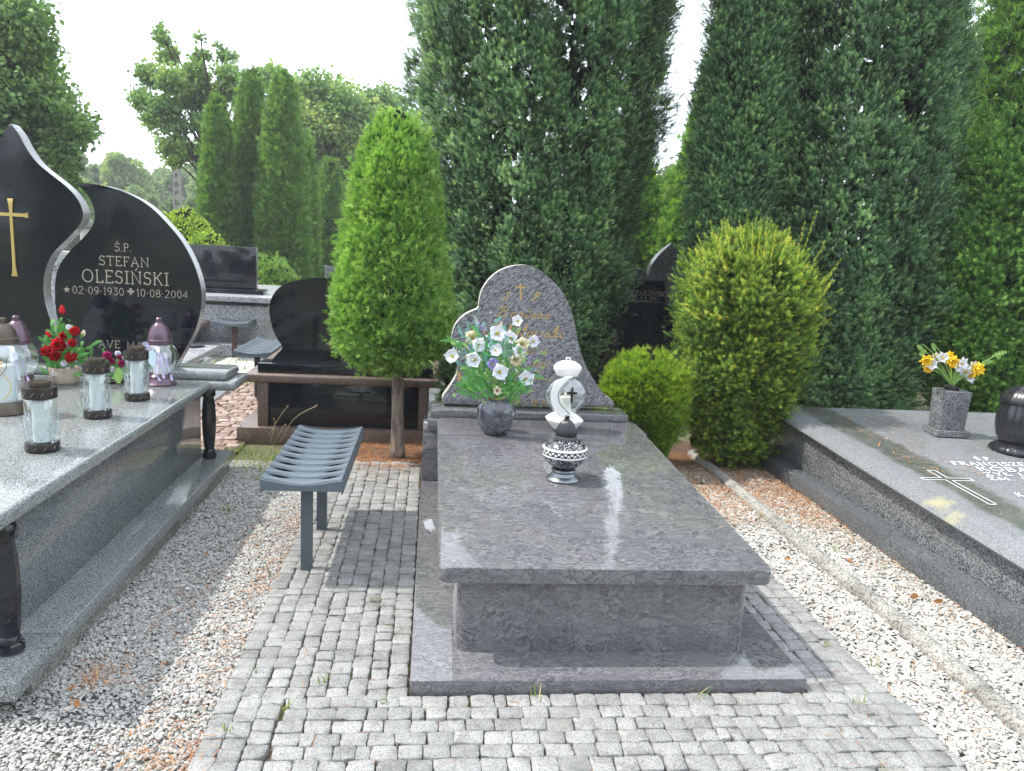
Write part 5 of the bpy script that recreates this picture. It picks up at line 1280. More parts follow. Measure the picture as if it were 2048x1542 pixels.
# pedestal vase with daffodils
p = PR(1890, 868)
e = thing('pedestal_vase', 'square grey granite flower stand with black liner on the right grave', 'vase', tuple(p), rad(-4))
e.scale = (.76, .76, .95)
bm_obj('foot', boxm(-.155, .155, -.13, .13, 0, .045, .004), MT['right'], e, smooth=True)
b = boxm(-.125, .125, -.105, .105, .0455, .335, .004)
for v in b.verts:
    if v.co.z < .2: v.co.x *= .93; v.co.y *= .93
bm_obj('shaft', b, MT['right'], e, smooth=True)
bm_obj('liner', lathe([(.062, .3355), (.070, .34), (.072, .36), (.066, .362), (.060, .345), (0, .343)], 24), MT['blackp'], e, smooth=True)
Yd = p[1]; top = np.array([p[0], p[1], p[2]+.35]); e = thing('flower_bouquet', 'faded yellow and white daffodils in the square granite stand', 'flowers', tuple(top)); bm = bmesh.new()
for i, (x_, y_, R_, c_) in enumerate([(1852, 718, .05, 'yellow'), (1862, 728, .05, 'white'), (1868, 712, .045, 'cream'), (1886, 714, .045, 'white'), (1903, 724, .055, 'yellow'), (1896, 712, .04, 'yellow'), (1924, 727, .048, 'white'), (1930, 742, .05, 'white'), (1945, 733, .045, 'cream'), (1952, 738, .055, 'yellow'), (1938, 756, .045, 'white'), (1857, 736, .04, 'yellow'), (1915, 735, .04, 'white'), (1943, 748, .04, 'yellow')]):
    P_ = PY(x_, y_, Yd+.03*((i % 3)-1)); flower(e, P_, R_, (rr_.normal(0, .4), -1, rr_.normal(0, .3)), FB[c_], FB['yellow'], 6, .35, 2 if c_ == 'yellow' else 1, 150+i, .05, name='daffodil', w_=.7)
    tube(crom([(0, 0, -.01), tuple((P_-top)*.5+np.array([0, .01, .02])), tuple(P_-top+np.array([0, .012, 0]))], 4), .004, 5, bm)
bm_obj('stems', bm, FB['lgreen'], e, smooth='all'); bm = bmesh.new()
for x_, y_ in ((1834, 692), (1845, 688), (1868, 688), (2012, 704), (1985, 722), (1838, 708)):
    P_ = PY(x_, y_, Yd); tube(crom([(0, 0, 0), tuple((P_-top)*.6+np.array([0, 0, .03])), tuple(P_-top)], 5), [.003]*10+[.0015], 5, bm)
bm_obj('dry_stems', bm, FB['lgreen'], e, smooth='all'); V, F = [], []
for a_, b_ in (((1850, 705), (1834, 690)), ((1872, 705), (1864, 686)), ((1985, 712), (2014, 703)), ((1960, 728), (1984, 722)), ((1852, 700), (1840, 712)), ((1990, 706), (2000, 718))): frond(V, F, PY(*a_, Yd), PY(*b_, Yd), .022, 5, .0)
np_mesh('dry_leaves', np.array(V)-top, np.array(F), FB['lgreen'], e)

# black ribbed lantern at the right edge
p = PR(2036, 903)
e = thing('grave_lantern', 'large black ribbed lantern with glass front, cut off by the right picture edge', 'lantern', (p[0], p[1], p[2]+.001))
bm_obj('foot', lathe([(.165, 0), (.17, .012), (.15, .035), (.125, .055), (0, .055)], 64, lambda a, z: .05*abs(math.sin(9*a)) if z < .05 else 0), MT['blackp'], e, smooth='all')
bm = bmesh.new(); pr_ = crom([(.112, .05), (.135, .10), (.150, .17), (.149, .24), (.136, .30), (.128, .325)], 4); rows = []
a0, a1 = rad(-78+34), rad(-78+326)
for j in range(73):
    a = a0+(a1-a0)*j/72; fl2 = 1+.05*abs(math.sin(a*7)); rows.append([bm.verts.new((r_*fl2*math.cos(a), r_*fl2*math.sin(a), z_)) for r_, z_ in pr_]+[bm.verts.new((.93*r_*math.cos(a), .93*r_*math.sin(a), z_)) for r_, z_ in pr_[::-1]])
nn_ = len(rows[0])
for a, b in zip(rows[:-1], rows[1:]):
    for k in range(nn_): bm.faces.new((a[k], b[k], b[(k+1) % nn_], a[(k+1) % nn_]))
bm.faces.new(rows[0]); bm.faces.new(rows[-1][::-1])
bm_obj('pleated_shell', bm, MT['blackp'], e, smooth='all')
bm_obj('glass', lathe([(.104, .056), (.127, .10), (.141, .17), (.140, .24), (.126, .30), (.116, .325)], 36), MT['glass'], e, smooth='all')
bm_obj('dome', lathe([(.140, .322), (.150, .328), (.146, .350), (.124, .392), (.09, .422), (.045, .440), (.014, .448), (.010, .458), (.013, .470), (0, .480)], 72, lambda a, z: .05*abs(math.sin(6*a))*(1 if z < .43 else 0)), MT['blackp'], e, smooth='all')
candle(e, .05, .17, .056)
bm = bmesh.new(); r6 = np.random.default_rng(2)
for k in range(9): x_ = -.05+.012*k; tube(crom([(-.055+r6.normal(0, .006), -.135, .25-.008*k), (-.045+x_*.5, -.150, .16+.004*k), (-.01+x_*.4, -.154, .10+.006*k), (.03, -.150, .16+.005*k), (.06, -.135, .25-.01*k)], 5), .0022, 4, bm)
bm_obj('gold_cords', bm, MT['goldmetal'], e, smooth='all')
bm_obj('cross', poly_solid([(.0+x_, z_) for x_, z_ in [(-.006, .12), (.006, .12), (.006, .20), (.028, .20), (.028, .213), (.006, .213), (.006, .25), (-.006, .25), (-.006, .213), (-.028, .213), (-.028, .20), (-.006, .20)]], -.156, -.150, 'Y', .001), MT['silver'], e)

# dry leaves lying about
FB['dry'] = fabric('dry_orange_leaf', (.42, .16, .05), (.55, .3, .14), .2)
def dry_leaf(px, py, L_, lab, z=-.012):
    p = PZ(px, py, z); r7 = np.random.default_rng(int(px)); V = t_leaf(.55, .12)[0].copy(); V = place(V, (0, 0, 0), (math.cos(px), math.sin(px), .12), r7.uniform(-.4, .4)+1.57, L_); V[:, 2] -= V[:, 2].min()
    o = np_mesh('dry_leaf', V, LEAF[1], FB['dry'], smooth=True); o.location = tuple(p); tag(o, lab, 'leaf', 'dry leaves on the gravel')
for a in [(22, 1408, .09, 'curled brown leaf by the front corner of the left grave'), (150, 1405, .05, 'tan dry leaf lying flat on the gravel near the bottom left'), (133, 1385, .035, 'small rusty leaf next to the tan one at the bottom left'), (410, 1112, .045, 'orange leaf on the shaded grey gravel beside the left grave base'),
          (518, 1094, .03, 'small orange leaf on the sunlit grey gravel, level with the bench leg'), (1705, 1128, .04, 'pale orange leaf on the white gravel inside the kerb'), (1838, 1198, .06, 'orange leaf on white gravel against the right grave plinth'), (1866, 1206, .05, 'second orange leaf on white gravel, just right of its neighbour by the plinth'), (1570, 1118, .035, 'small tan leaf on white gravel close to the slab corner')]: dry_leaf(*a)
P = np.column_stack([r.uniform(2.95, 3.35, 150)+0*r.random(150), r.uniform(4.1, 5.5, 150)]); P[:, 0] += (4.8-P[:, 1])*-.1
N2 = np.column_stack([P, [zrt(y_)+.003 for y_ in P[:, 1]]]); needles('slab_litter', N2, .028, .005, [(0, (.3, .12, .05)), (1, (.55, .3, .15))], 71)
N3 = np.column_stack([r.uniform(2.8, 4.4, 160), r.uniform(3.2, 5.7, 160)]); N3 = np.column_stack([N3, [zrt(y_)+.003 for y_ in N3[:, 1]]]); needles('slab_specks', N3, .016, .003, [(0, (.3, .15, .08)), (1, (.45, .32, .2))], 72)
# ------------------------------------------------------------------ trees and shrubs
YEWC = [(0, (.022, .04, .024)), (.3, (.062, .13, .066)), (.6, (.14, .27, .115)), (.85, (.24, .40, .15)), (1, (.36, .52, .20))]
THUC = [(0, (.03, .05, .012)), (.3, (.06, .15, .035)), (.6, (.13, .27, .055)), (.85, (.23, .42, .09)), (1, (.38, .54, .15))]
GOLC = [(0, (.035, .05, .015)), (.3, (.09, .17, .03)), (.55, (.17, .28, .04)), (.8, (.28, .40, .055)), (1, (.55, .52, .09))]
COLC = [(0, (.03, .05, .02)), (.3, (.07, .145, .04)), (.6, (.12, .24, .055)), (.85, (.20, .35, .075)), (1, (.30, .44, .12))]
ML = dict(yew=leafmat('yew_needles', YEWC, .22, .45, .35), thuja=leafmat('thuja_sprays', THUC, .32, .55, .25), gold=leafmat('golden_yew_needles', GOLC, .35, .5, .25), col=leafmat('column_thuja_sprays', COLC, .3, .55, .25),
          maple=leafmat('broad_leaves', [(0, (.06, .11, .05)), (.35, (.13, .24, .09)), (.65, (.22, .34, .12)), (.9, (.34, .45, .15)), (1, (.50, .48, .20))], .4, .5, .3),
          far=leafmat('distant_leaves', [(0, (.10, .15, .09)), (.5, (.20, .29, .14)), (1, (.36, .45, .17))], .35, .6, .2),
          yel=leafmat('yellow_green_leaves', [(0, (.08, .14, .02)), (.5, (.22, .36, .05)), (1, (.46, .56, .10))], .4, .5, .3),
          box=leafmat('small_shrub_leaves', [(0, (.03, .05, .012)), (.3, (.07, .15, .02)), (.6, (.15, .28, .03)), (.85, (.30, .42, .04)), (1, (.42, .50, .06))], .35, .5, .25),
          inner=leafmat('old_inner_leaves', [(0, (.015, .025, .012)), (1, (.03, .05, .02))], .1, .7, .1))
def limbs(e, c, n, h0, h1, reach, r_, mat, seed, up=1.0, name='branches'):
    rr = np.random.default_rng(seed); bm = bmesh.new()
    for k in range(n):
        a = rr.uniform(0, 6.28); z = rr.uniform(h0, h1); rc = reach*rr.uniform(.5, 1); q = [(0, 0, z), (rc*.35*math.cos(a), rc*.35*math.sin(a), z+rc*.45*up), (rc*.8*math.cos(a+.2), rc*.8*math.sin(a+.2), z+rc*1.1*up), (rc*math.cos(a+.15), rc*math.sin(a+.15), z+rc*1.6*up)]
        tube(crom(q, 4), [r_*(1-.07*i) for i in range(13)], 6, bm)
    return bm_obj(name, bm, mat, e, smooth='all')
# round-headed thuja on a bare trunk
c = (-.215, 5.66, 0)
e = thing('thuja_tree', 'bright green egg-shaped thuja on a bare trunk beside the central grave', 'tree', c)
trunk((0, 0, -.03), .95, .050, .038, MT['bark'], e, .02, 14, seed=3, flare=1.35)
limbs(e, c, 16, .6, 1.5, .30, .012, MT['bark_dark'], 5)
crown('crown', (-.065, 0, 0), [(.67, .06), (.71, .19), (.77, .28), (.84, .335), (.93, .365), (1.02, .375), (1.15, .370), (1.35, .345), (1.6, .31), (1.85, .270), (2.03, .23), (2.18, .19), (2.29, .14), (2.37, .08), (2.41, .02)],
      1900, 26, FAN, ML['thuja'], e, size=.06, scale=.50, tint=(.40, .92), lump=.03, up=.75, out=1.0, rnd=.42, seed=11, depth=.10, streak=7, clumptint=.35, coremat=ML['inner'], corescale=1.3)
# big central yew
cy = (1.02, 8.35, 0)
e = thing('yew_tree', 'huge dark green columnar yew behind the central grave', 'tree', cy)
limbs(e, cy, 26, .0, 1.2, 1.0, .035, MT['bark_dark'], 6, 1.9); trunk((0, 0, -.05), 3.0, .11, .05, MT['bark_dark'], e, .05, 10)
crown('crown', (0, 0, 0), [(.05, .65), (.4, .82), (.9, .93), (1.5, .97), (2.2, 1.10), (2.9, 1.19), (3.6, 1.24), (4.3, 1.30), (5.2, 1.28), (6.2, .9), (6.8, .1)],
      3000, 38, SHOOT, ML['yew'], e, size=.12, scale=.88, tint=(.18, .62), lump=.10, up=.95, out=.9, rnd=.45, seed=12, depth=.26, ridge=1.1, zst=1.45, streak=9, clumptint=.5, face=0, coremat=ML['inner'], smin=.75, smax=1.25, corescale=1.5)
# right yews
for i, (c, prof, ncl, lab, sd) in enumerate([
    ((2.80, 7.35, 0), [(.0, .28), (.5, .34), (1.2, .37), (2.2, .38), (3.2, .35), (4.0, .29), (5.2, .26), (5.9, .18), (6.3, .03)], 1250, 'tall narrow dark yew column, left one of the pair behind the golden shrub', 13),
    ((3.98, 7.75, 0), [(.0, .85), (.5, 1.0), (1.2, 1.08), (2.2, 1.06), (3.2, .99), (4.2, .9), (5.2, .75), (6.0, .45), (6.4, .05)], 2500, 'broad dark yew column behind the right grave', 14)]):
    e = thing('yew_tree', lab, 'tree', c); trunk((0, 0, -.05), 3.2, .09, .04, MT['bark_dark'], e, .05, 10, seed=i)
    limbs(e, c, 12, .0, 1.2, prof[2][1]*.8, .025, MT['bark_dark'], 16+i, 2)
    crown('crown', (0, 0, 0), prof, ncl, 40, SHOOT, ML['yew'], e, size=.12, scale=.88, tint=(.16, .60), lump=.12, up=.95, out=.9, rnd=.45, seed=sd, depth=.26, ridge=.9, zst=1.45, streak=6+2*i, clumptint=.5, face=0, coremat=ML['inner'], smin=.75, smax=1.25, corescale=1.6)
# right-hand thujas
c = (5.35, 7.05, 0); e = thing('yew_tree', 'mid green bushy yew at the right edge, behind the black lantern', 'tree', c)
trunk((0, 0, -.05), 2.0, .05, .03, MT['bark'], e, .05, 10, seed=9)
crown('crown', (0, 0, 0), [(.2, .35), (.6, .50), (1.2, .58), (1.9, .55), (2.4, .42), (2.8, .22), (3.0, .05)], 1500, 15, SHOOT, ML['thuja'], e, size=.11, scale=1.1, tint=(.25, .62), lump=.14, up=.6, rnd=.5, seed=15, depth=.3, face=0, coremat=ML['inner'], corescale=1.2)
c = (7.15, 9.4, 0); e = thing('thuja_tree', 'tall green thuja in the top right corner', 'tree', c)
trunk((0, 0, -.05), 4.0, .09, .04, MT['bark'], e, .05, 10, seed=8)
crown('crown', (0, 0, 0), [(.2, .8), (1.5, .95), (3.0, .88), (4.2, .66), (5.4, .35), (6.3, .05)], 2200, 12, FAN, ML['col'], e, size=.12, scale=1.5, tint=(.15, .6), lump=.1, up=.7, seed=16, coremat=ML['inner'], face=.3)
c = (4.5, 11.5, 0); e = thing('thuja_tree', 'sunlit yellow-green thuja showing between the two big yews', 'tree', c)
trunk((0, 0, -.05), 3.0, .10, .04, MT['bark'], e, .05, 10, seed=8)
crown('crown', (0, 0, 0), [(.1, .9), (1.2, 1.15), (2.0, 1.08), (3.0, .82), (4.2, .56), (5.4, .32), (6.2, .05)], 2600, 12, FAN, ML['thuja'], e, size=.12, scale=1.3, tint=(.35, .9), lump=.12, up=.7, seed=17, coremat=ML['inner'], face=-.4)
c = (3.05, 12.3, 0); e = thing('thuja_tree', 'low yellow-green thuja behind the pointed grey headstone', 'tree', c)
trunk((0, 0, -.05), 1.6, .08, .04, MT['bark'], e, .05, 10, seed=18)
crown('crown', (0, 0, 0), [(.1, .6), (.9, .75), (1.8, .68), (2.5, .42), (3.05, .05)], 1500, 12, FAN, ML['thuja'], e, size=.12, scale=1.3, tint=(.3, .8), lump=.14, up=.7, seed=19, coremat=ML['inner'], face=-.2)
# golden yew shrub
c = (2.36, 5.78, 0); e = thing('yew_shrub', 'golden tipped yew shrub with long loose shoots, right of the central grave', 'shrub', c)
limbs(e, c, 22, .0, .5, .40, .012, MT['bark'], 26, 1.6)
crown('crown', (0, 0, 0), [(.10, .17), (.2, .23), (.38, .27), (.6, .32), (.85, .365), (1.1, .40), (1.35, .405), (1.52, .345), (1.64, .24), (1.72, .08)],
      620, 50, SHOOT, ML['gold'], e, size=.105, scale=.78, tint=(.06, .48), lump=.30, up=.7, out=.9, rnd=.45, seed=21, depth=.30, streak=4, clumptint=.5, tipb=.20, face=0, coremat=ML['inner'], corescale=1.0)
rr = np.random.default_rng(77); P0, AX, SC = [], [], []
tips = [(1420, 440, 1445, 520), (1448, 432, 1462, 520), (1478, 438, 1486, 520), (1505, 445, 1506, 520), (1535, 432, 1528, 520), (1552, 462, 1540, 520), (1580, 455, 1560, 530), (1610, 440, 1590, 540), (1636, 418, 1600, 520), (1684, 516, 1625, 590), (1668, 560, 1620, 620), (1396, 470, 1420, 540), (1650, 480, 1612, 560), (1375, 560, 1400, 600), (1660, 640, 1620, 660), (1350, 600, 1400, 640), (1520, 458, 1515, 520), (1435, 470, 1450, 540)]
for tx, ty, bx, by in tips:
    a, b = PY(bx, by, 5.35), PY(tx, ty, 5.3+rr.normal(0, .08)); n_ = 9
    for k in range(n_):
        t_ = k/n_; P0.append(a+(b-a)*t_); AX.append((b-a)/np.linalg.norm(b-a)+rr.normal(0, .12, 3)); SC.append(.62-.2*t_)
P0 = np.array(P0)-np.array(c); V, F, T = scatter(SHOOT[0], SHOOT[1], P0, np.array(AX), rr.random(len(P0))*6.28, np.array(SC), SHOOT[2], rr.uniform(.55, .95, len(P0)))
np_mesh('long_shoots', V, F, ML['gold'], e, tint=T)
# loose tips that break the outline
def stray(e, c, prof, n, zlo, zhi, ln, tmpl, mat, tint, seed, sc1=.5, out=.5, face=0):
    rr = np.random.default_rng(seed); P0, AX, SC = [], [], []
    for i in range(n):
        z = rr.uniform(zlo, zhi); th = -math.pi/2+face+rr.uniform(-1.9, 1.9); R_ = prof_r(prof, z)*rr.uniform(.9, 1.03); p = np.array([R_*math.cos(th), R_*math.sin(th), z])
        d = np.array([math.cos(th)*out, math.sin(th)*out, 1.0])+rr.normal(0, .22, 3); d /= np.linalg.norm(d); L_ = ln*rr.uniform(.35, 1.2); m = max(3, int(L_/.03))
        for k in range(m): t_ = k/m; P0.append(p+d*L_*t_); AX.append(d+rr.normal(0, .15, 3)); SC.append(sc1*(1-.45*t_))
    P0 = np.array(P0); V, F, T = scatter(tmpl[0], tmpl[1], P0, np.array(AX), rr.random(len(P0))*6.28, np.array(SC), tmpl[2], rr.uniform(tint[0], tint[1], len(P0)))
    np_mesh('loose_shoots', V, F, mat, e, tint=T)
GP = [(.10, .17), (.2, .23), (.38, .27), (.6, .32), (.85, .365), (1.1, .40), (1.35, .405), (1.52, .345), (1.64, .24), (1.72, .08)]
stray(e, c, GP, 70, 1.05, 1.70, .16, SHOOT, ML['gold'], (.35, .8), 201, .62, .35); stray(e, c, GP, 60, .15, 1.2, .09, SHOOT, ML['gold'], (.2, .6), 202, .62, 1.0)
# small clipped shrub
c = (1.59, 5.55, 0); e = thing('clipped_shrub', 'small rounded light green clipped shrub beside the central headstone', 'shrub', c)
limbs(e, c, 14, .0, .25, .22, .009, MT['bark'], 36, 1.2)
crown('crown', (0, 0, 0), [(.05, .11), (.15, .17), (.3, .235), (.48, .28), (.60, .28), (.71, .24), (.79, .16), (.83, .05)],
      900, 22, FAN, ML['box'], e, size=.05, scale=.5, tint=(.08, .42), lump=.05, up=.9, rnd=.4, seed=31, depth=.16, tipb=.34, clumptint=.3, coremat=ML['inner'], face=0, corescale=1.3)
# low greenery left of the headstone
c = (.22, 5.74, 0); e = thing('yew_shrub', 'small dark yew bush between the framed tomb and the central headstone', 'shrub', c)
crown('crown', (0, 0, 0), [(.30, .03), (.42, .08), (.6, .11), (.78, .08), (.88, .02)], 130, 12, SHOOT, ML['yew'], e, size=.06, scale=.7, tint=(.3, .7), lump=.15, up=.7, seed=33, coremat=ML['inner'])
limbs(e, c, 6, .0, .4, .10, .007, MT['bark'], 37, 1.6)
# columnar thujas
for i, (x0, x1, ytop, Yc, lab) in enumerate([(405, 470, 195, 18.0, 'leftmost of the tall column thujas, slightly lower than its neighbour'), (466, 545, 145, 18.6, 'tallest column thuja, second from the left'), (520, 612, 148, 18.0, 'third column thuja, widest at its foot'),
        (578, 632, 265, 20.5, 'slim column thuja right of the three tall ones'), (638, 684, 318, 22.0, 'short pointed column thuja nearest the egg-shaped tree'), (452, 478, 255, 19.5, 'narrow column thuja squeezed between the first two'), (560, 640, 330, 25.0, 'dark column thuja in the gap behind the slim one')]):
    b0, b1, tp = PY(x0, 470, Yc), PY(x1, 470, Yc), PY((x0+x1)/2-(8 if i < 3 else 0), ytop, Yc); h = tp[2]; R_ = (b1[0]-b0[0])/2*.86; c = ((b0[0]+b1[0])/2, Yc, 0)
    e = thing('thuja_tree', lab, 'tree', c, 0, 'column thujas in a row'); trunk((0, 0, -.05), h*.5, .07, .03, MT['bark'], e, .03, 8, seed=i)
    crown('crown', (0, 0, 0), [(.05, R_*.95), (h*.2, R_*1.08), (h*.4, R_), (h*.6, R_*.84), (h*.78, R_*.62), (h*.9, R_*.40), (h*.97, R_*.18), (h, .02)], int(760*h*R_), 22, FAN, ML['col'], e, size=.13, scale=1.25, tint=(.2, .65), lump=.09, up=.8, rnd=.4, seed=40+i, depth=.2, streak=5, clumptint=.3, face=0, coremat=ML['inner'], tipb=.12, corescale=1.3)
# yellow-green shrub and low green bush near the rectangular stone
def shrub(name, lab, px, py_top, Yc, R_, mat, ncl, tint, seed, tmpl=LEAF, scale=.06, size=.1):
    tp = PY(px, py_top, Yc); c = (tp[0], Yc, 0); h = tp[2]; e = thing(name, lab, 'shrub', c)
    limbs(e, c, 8, .0, h*.3, R_*.6, .012, MT['bark'], seed, 1.4)
    crown('crown', (0, 0, 0), [(.03, R_*.6), (h*.3, R_), (h*.6, R_*.95), (h*.85, R_*.6), (h, R_*.1)], ncl, 9, tmpl, mat, e, size=size, scale=scale, tint=tint, lump=.15, up=.5, seed=seed, coremat=ML['inner'])
shrub('yellow_shrub', 'bright yellow-green shrub above the half-drop headstone', 368, 425, 15.5, .62, ML['yel'], 1500, (.5, 1.0), 51, LEAF, .05, .11)
shrub('yellow_shrub', 'small yellow-green bush at the left foot of the column thujas', 415, 470, 14.5, .45, ML['yel'], 700, (.4, .9), 52, LEAF, .045, .1)
shrub('green_shrub', 'soft green bush by the corner of the black rectangular headstone', 535, 520, 15.5, .55, ML['col'], 900, (.4, .9), 53, FAN, 1.0, .10)
# broad-leaved trees ------------------------------------------------------
def leaf_tree(name, lab, c, h, blobs, mat, nleaf, lsize, tint, seed, tr=.12, group=None, trunk_h=None, droop=-.2):
    """blobs: (dx, dy, z, r) leaf masses at the ends of real limbs"""
    rr = np.random.default_rng(seed); e = thing(name, lab, 'tree', c, 0, group); th = trunk_h or h*.55
    trunk((0, 0, -.1), th, tr, tr*.5, MT['bark'], e, .15, 10, seed=seed); bm = bmesh.new(); PP = []; AXX = []; w_ = np.array([b[3]**2 for b in blobs]); w_ = w_/w_.sum()
    for (dx, dy, z, r_), q in zip(blobs, w_):
        z0 = min(th*.95, max(th*.3, z*.55)); mid = (dx*.45+rr.normal(0, .1), dy*.45, z0+(z-z0)*.6); path = crom([(0, 0, z0), mid, (dx, dy, z)], 5)
        tube(path, [tr*.42*(1-.085*i) for i in range(len(path))], 6, bm)
        m = int(nleaf*q); ncl = max(4, m//14); cc = rr.normal(0, 1, (ncl, 3)); cc /= np.linalg.norm(cc, axis=1, keepdims=True); cc *= (rr.random((ncl, 1))**.45)*r_; cc[:, 2] *= .75
        for k in range(0, ncl, max(1, ncl//7)): tube([(dx*.9, dy*.9, z*.97), (dx+cc[k, 0]*.6, dy+cc[k, 1]*.6, z+cc[k, 2]*.6+.02), (dx+cc[k, 0], dy+cc[k, 1], z+cc[k, 2])], [tr*.09, tr*.06, tr*.03], 4, bm)
        idx = rr.integers(0, ncl, m); pos = cc[idx]+rr.normal(0, r_*.12+lsize*.5, (m, 3))+np.array([dx, dy, z]); PP.append(pos); AXX.append(cc[idx]/r_*.7+rr.normal(0, .6, (m, 3))+np.array([0, 0, droop]))
    bm_obj('branches', bm, MT['bark_dark'], e, smooth='all')
    PP = np.concatenate(PP); AXX = np.concatenate(AXX); n = len(PP)
    V, F, T = scatter(LEAF[0], LEAF[1], PP, AXX, rr.random(n)*6.28, lsize*rr.uniform(.6, 1.3, n), LEAF[2], rr.uniform(tint[0], tint[1], n)+.12*np.sin(PP[:, 0]*2+PP[:, 2]*3))
    np_mesh('crown', V, F, mat, e, tint=T); return e
# big dark tree on the left
Yt = 13.0; B = []; c = PY(-60, 470, Yt); rr = np.random.default_rng(5)
for (px, py, rp_) in [(-40, 20, 80), (40, 40, 50), (60, 90, 40), (20, 130, 70), (80, 130, 35), (60, 190, 55), (110, 215, 42), (150, 245, 34), (100, 265, 50), (30, 250, 70), (60, 310, 55), (120, 300, 34), (-60, 200, 110), (-80, 80, 110), (10, 330, 60), (165, 268, 22), (70, 20, 28), (90, 340, 40), (130, 375, 36), (60, 385, 50), (0, 60, 70), (-80, 340, 100), (100, 190, 28)]:
    p = PY(px, py, Yt+rr.normal(0, .35)); B.append((p[0]-c[0], p[1]-Yt, p[2], rp_*Yt/FPX))
leaf_tree('broadleaf_tree', 'big dark broad-leaved tree at the left edge behind the flame headstone', (c[0], Yt, 0), 6, B, ML['maple'], 42000, .080, (.12, .75), 61, .17, trunk_h=3.5)
# airy maple in the middle
Yt = 21.0; B = []; c = PY(440, 460, Yt)
for (px, py, rp_) in [(325, 75, 16), (335, 110, 22), (300, 150, 30), (345, 160, 34), (400, 110, 16), (395, 150, 30), (285, 200, 26), (330, 215, 34), (380, 200, 34), (420, 190, 30), (450, 110, 16), (455, 150, 26), (305, 240, 22), (350, 250, 26), (400, 245, 22), (470, 190, 24), (345, 290, 28), (385, 300, 26), (350, 320, 22), (530, 160, 22), (545, 140, 12), (500, 200, 20), (425, 290, 20), (450, 250, 18), (400, 75, 7), (323, 55, 7), (445, 95, 7)]:
    p = PY(px, py, Yt+rr.normal(0, .5)); B.append((p[0]-c[0], p[1]-Yt, p[2], rp_*.72*Yt/FPX))
leaf_tree('maple_tree', 'airy maple with sky showing through, left of the column thujas', (c[0], Yt, 0), 7, B, ML['maple'], 14000, .10, (.30, .80), 62, .13, trunk_h=3.0)
# maple right of columns
Yt = 25.0; B = []; c = PY(650, 450, Yt)
for (px, py, rp_) in [(600, 180, 30), (625, 165, 30), (660, 190, 42), (690, 200, 34), (610, 220, 44), (660, 240, 55), (640, 290, 60), (700, 260, 50), (600, 300, 40), (660, 350, 60), (700, 380, 60), (620, 400, 50), (575, 200, 22), (720, 220, 34), (680, 440, 55), (730, 300, 50), (620, 470, 50)]:
    p = PY(px, py, Yt+rr.normal(0, .5)); B.append((p[0]-c[0], p[1]-Yt, p[2], rp_*Yt/FPX))
leaf_tree('maple_tree', 'yellowing maple between the column thujas and the egg-shaped tree', (c[0], Yt, 0), 7, B, ML['maple'], 24000, .125, (.35, .9), 63, .15, trunk_h=3.5)
Yt = 30.0; B = []; c = PY(770, 450, Yt)
for (px, py, rp_) in [(740, 215, 34), (770, 205, 30), (800, 230, 34), (750, 260, 44), (790, 280, 44), (820, 290, 34), (760, 330, 50), (810, 360, 50), (765, 190, 16)]:
    p = PY(px, py, Yt+rr.normal(0, .5)); B.append((p[0]-c[0], p[1]-Yt, p[2], rp_*Yt/FPX))
leaf_tree('broadleaf_tree', 'darker broad-leaved tree showing above the egg-shaped thuja', (c[0], Yt, 0), 7, B, ML['maple'], 18000, .13, (.2, .65), 64, .15, trunk_h=4)
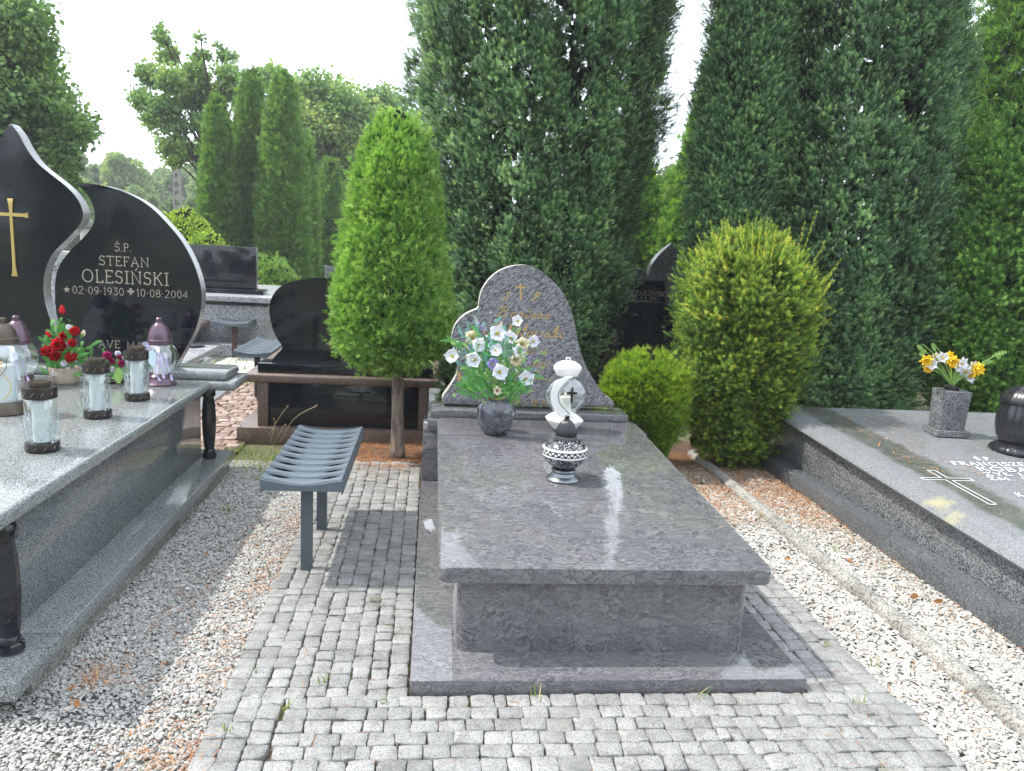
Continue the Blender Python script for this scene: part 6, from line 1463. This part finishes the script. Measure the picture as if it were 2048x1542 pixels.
# woods in the distance and an added row behind the camera, one mass
spots = [(150, 305, 50), (185, 330, 58), (215, 322, 64), (250, 308, 55), (285, 345, 62), (320, 338, 70), (350, 345, 64), (385, 330, 72), (420, 330, 60), (205, 380, 40), (240, 400, 38), (300, 395, 42), (345, 400, 44), (390, 395, 40), (450, 350, 66), (110, 330, 60), (480, 380, 50), (140, 380, 44), (270, 375, 48), (560, 330, 70), (640, 340, 75), (720, 330, 70), (60, 350, 62), (840, 330, 60), (270, 420, 34), (600, 420, 45), (800, 400, 48), (900, 380, 60), (1350, 330, 60), (1950, 330, 60), (-60, 330, 60), (-200, 330, 60), (-350, 340, 55), (1100, 340, 60), (1600, 340, 60), (2200, 340, 60), (2400, 330, 60)]
behind = [(-16+4.6*k, -15-2*((k*7) % 3), 7.5+((k*5) % 4)) for k in range(9)]  # unseen trees, added to darken reflections in the black stones
rr = np.random.default_rng(70); PP, AA, SS, TT = [], [], [], []
for i, (px, py, Yc) in enumerate(spots+behind):
    if Yc > 20: tp = PY(px, py, Yc); h = tp[2]
    else: h, Yc, tp = Yc, py, (px, py, 0)
    R_ = h*.4; R_ = h*rr.uniform(.34, .46); tn = rr.uniform(.15, .6); nb = 16
    for k in range(nb):
        t_ = k/(nb-1); zc = h*(.12+.82*t_); rb = R_*rr.uniform(.32, .55)*(1-.45*t_**2); a = rr.uniform(0, 6.28); q = R_*rr.uniform(.1, .75)*(1-.7*t_**2)
        m = 420; d = rr.normal(0, 1, (m, 3)); d /= np.linalg.norm(d, axis=1, keepdims=True)
        PP.append(np.array([tp[0]+q*math.cos(a), Yc+q*math.sin(a), zc-rb*.3])+d*rb*(rr.random((m, 1))**.35)*np.array([1, 1, .8])); AA.append(d+rr.normal(0, .5, (m, 3))); SS.append(rr.uniform(.16, .34, m)*(Yc/50 if Yc > 0 else .8)); TT.append(np.full(m, tn)+rr.normal(0, .12, m)+.15*rr.random())
PP, AA, SS, TT = map(np.concatenate, (PP, AA, SS, TT))
V, F, T = scatter(LEAF[0], LEAF[1], PP, AA, rr.random(len(PP))*6.28, SS, LEAF[2], np.clip(TT, 0, 1))
tag(np_mesh('distant_wood_and_added_row', V, F, ML['far'], tint=T), kind='stuff')
HZ = 1
if HZ:
    hm = bpy.data.materials.new('haze_air'); hm.use_nodes = True; hn = hm.node_tree; hn.nodes.clear(); ho = hn.nodes.new('ShaderNodeOutputMaterial'); hv = hn.nodes.new('ShaderNodeVolumePrincipled')
    hv.inputs['Color'].default_value = (.93, .96, 1, 1); hv.inputs['Density'].default_value = .0021; hv.inputs['Anisotropy'].default_value = .3; hn.links.new(hv.outputs[0], ho.inputs['Volume'])
    o = bm_obj('haze', boxm(-400, 400, -200, 600, -1.1, 16, 0), hm); tag(o, kind='stuff')
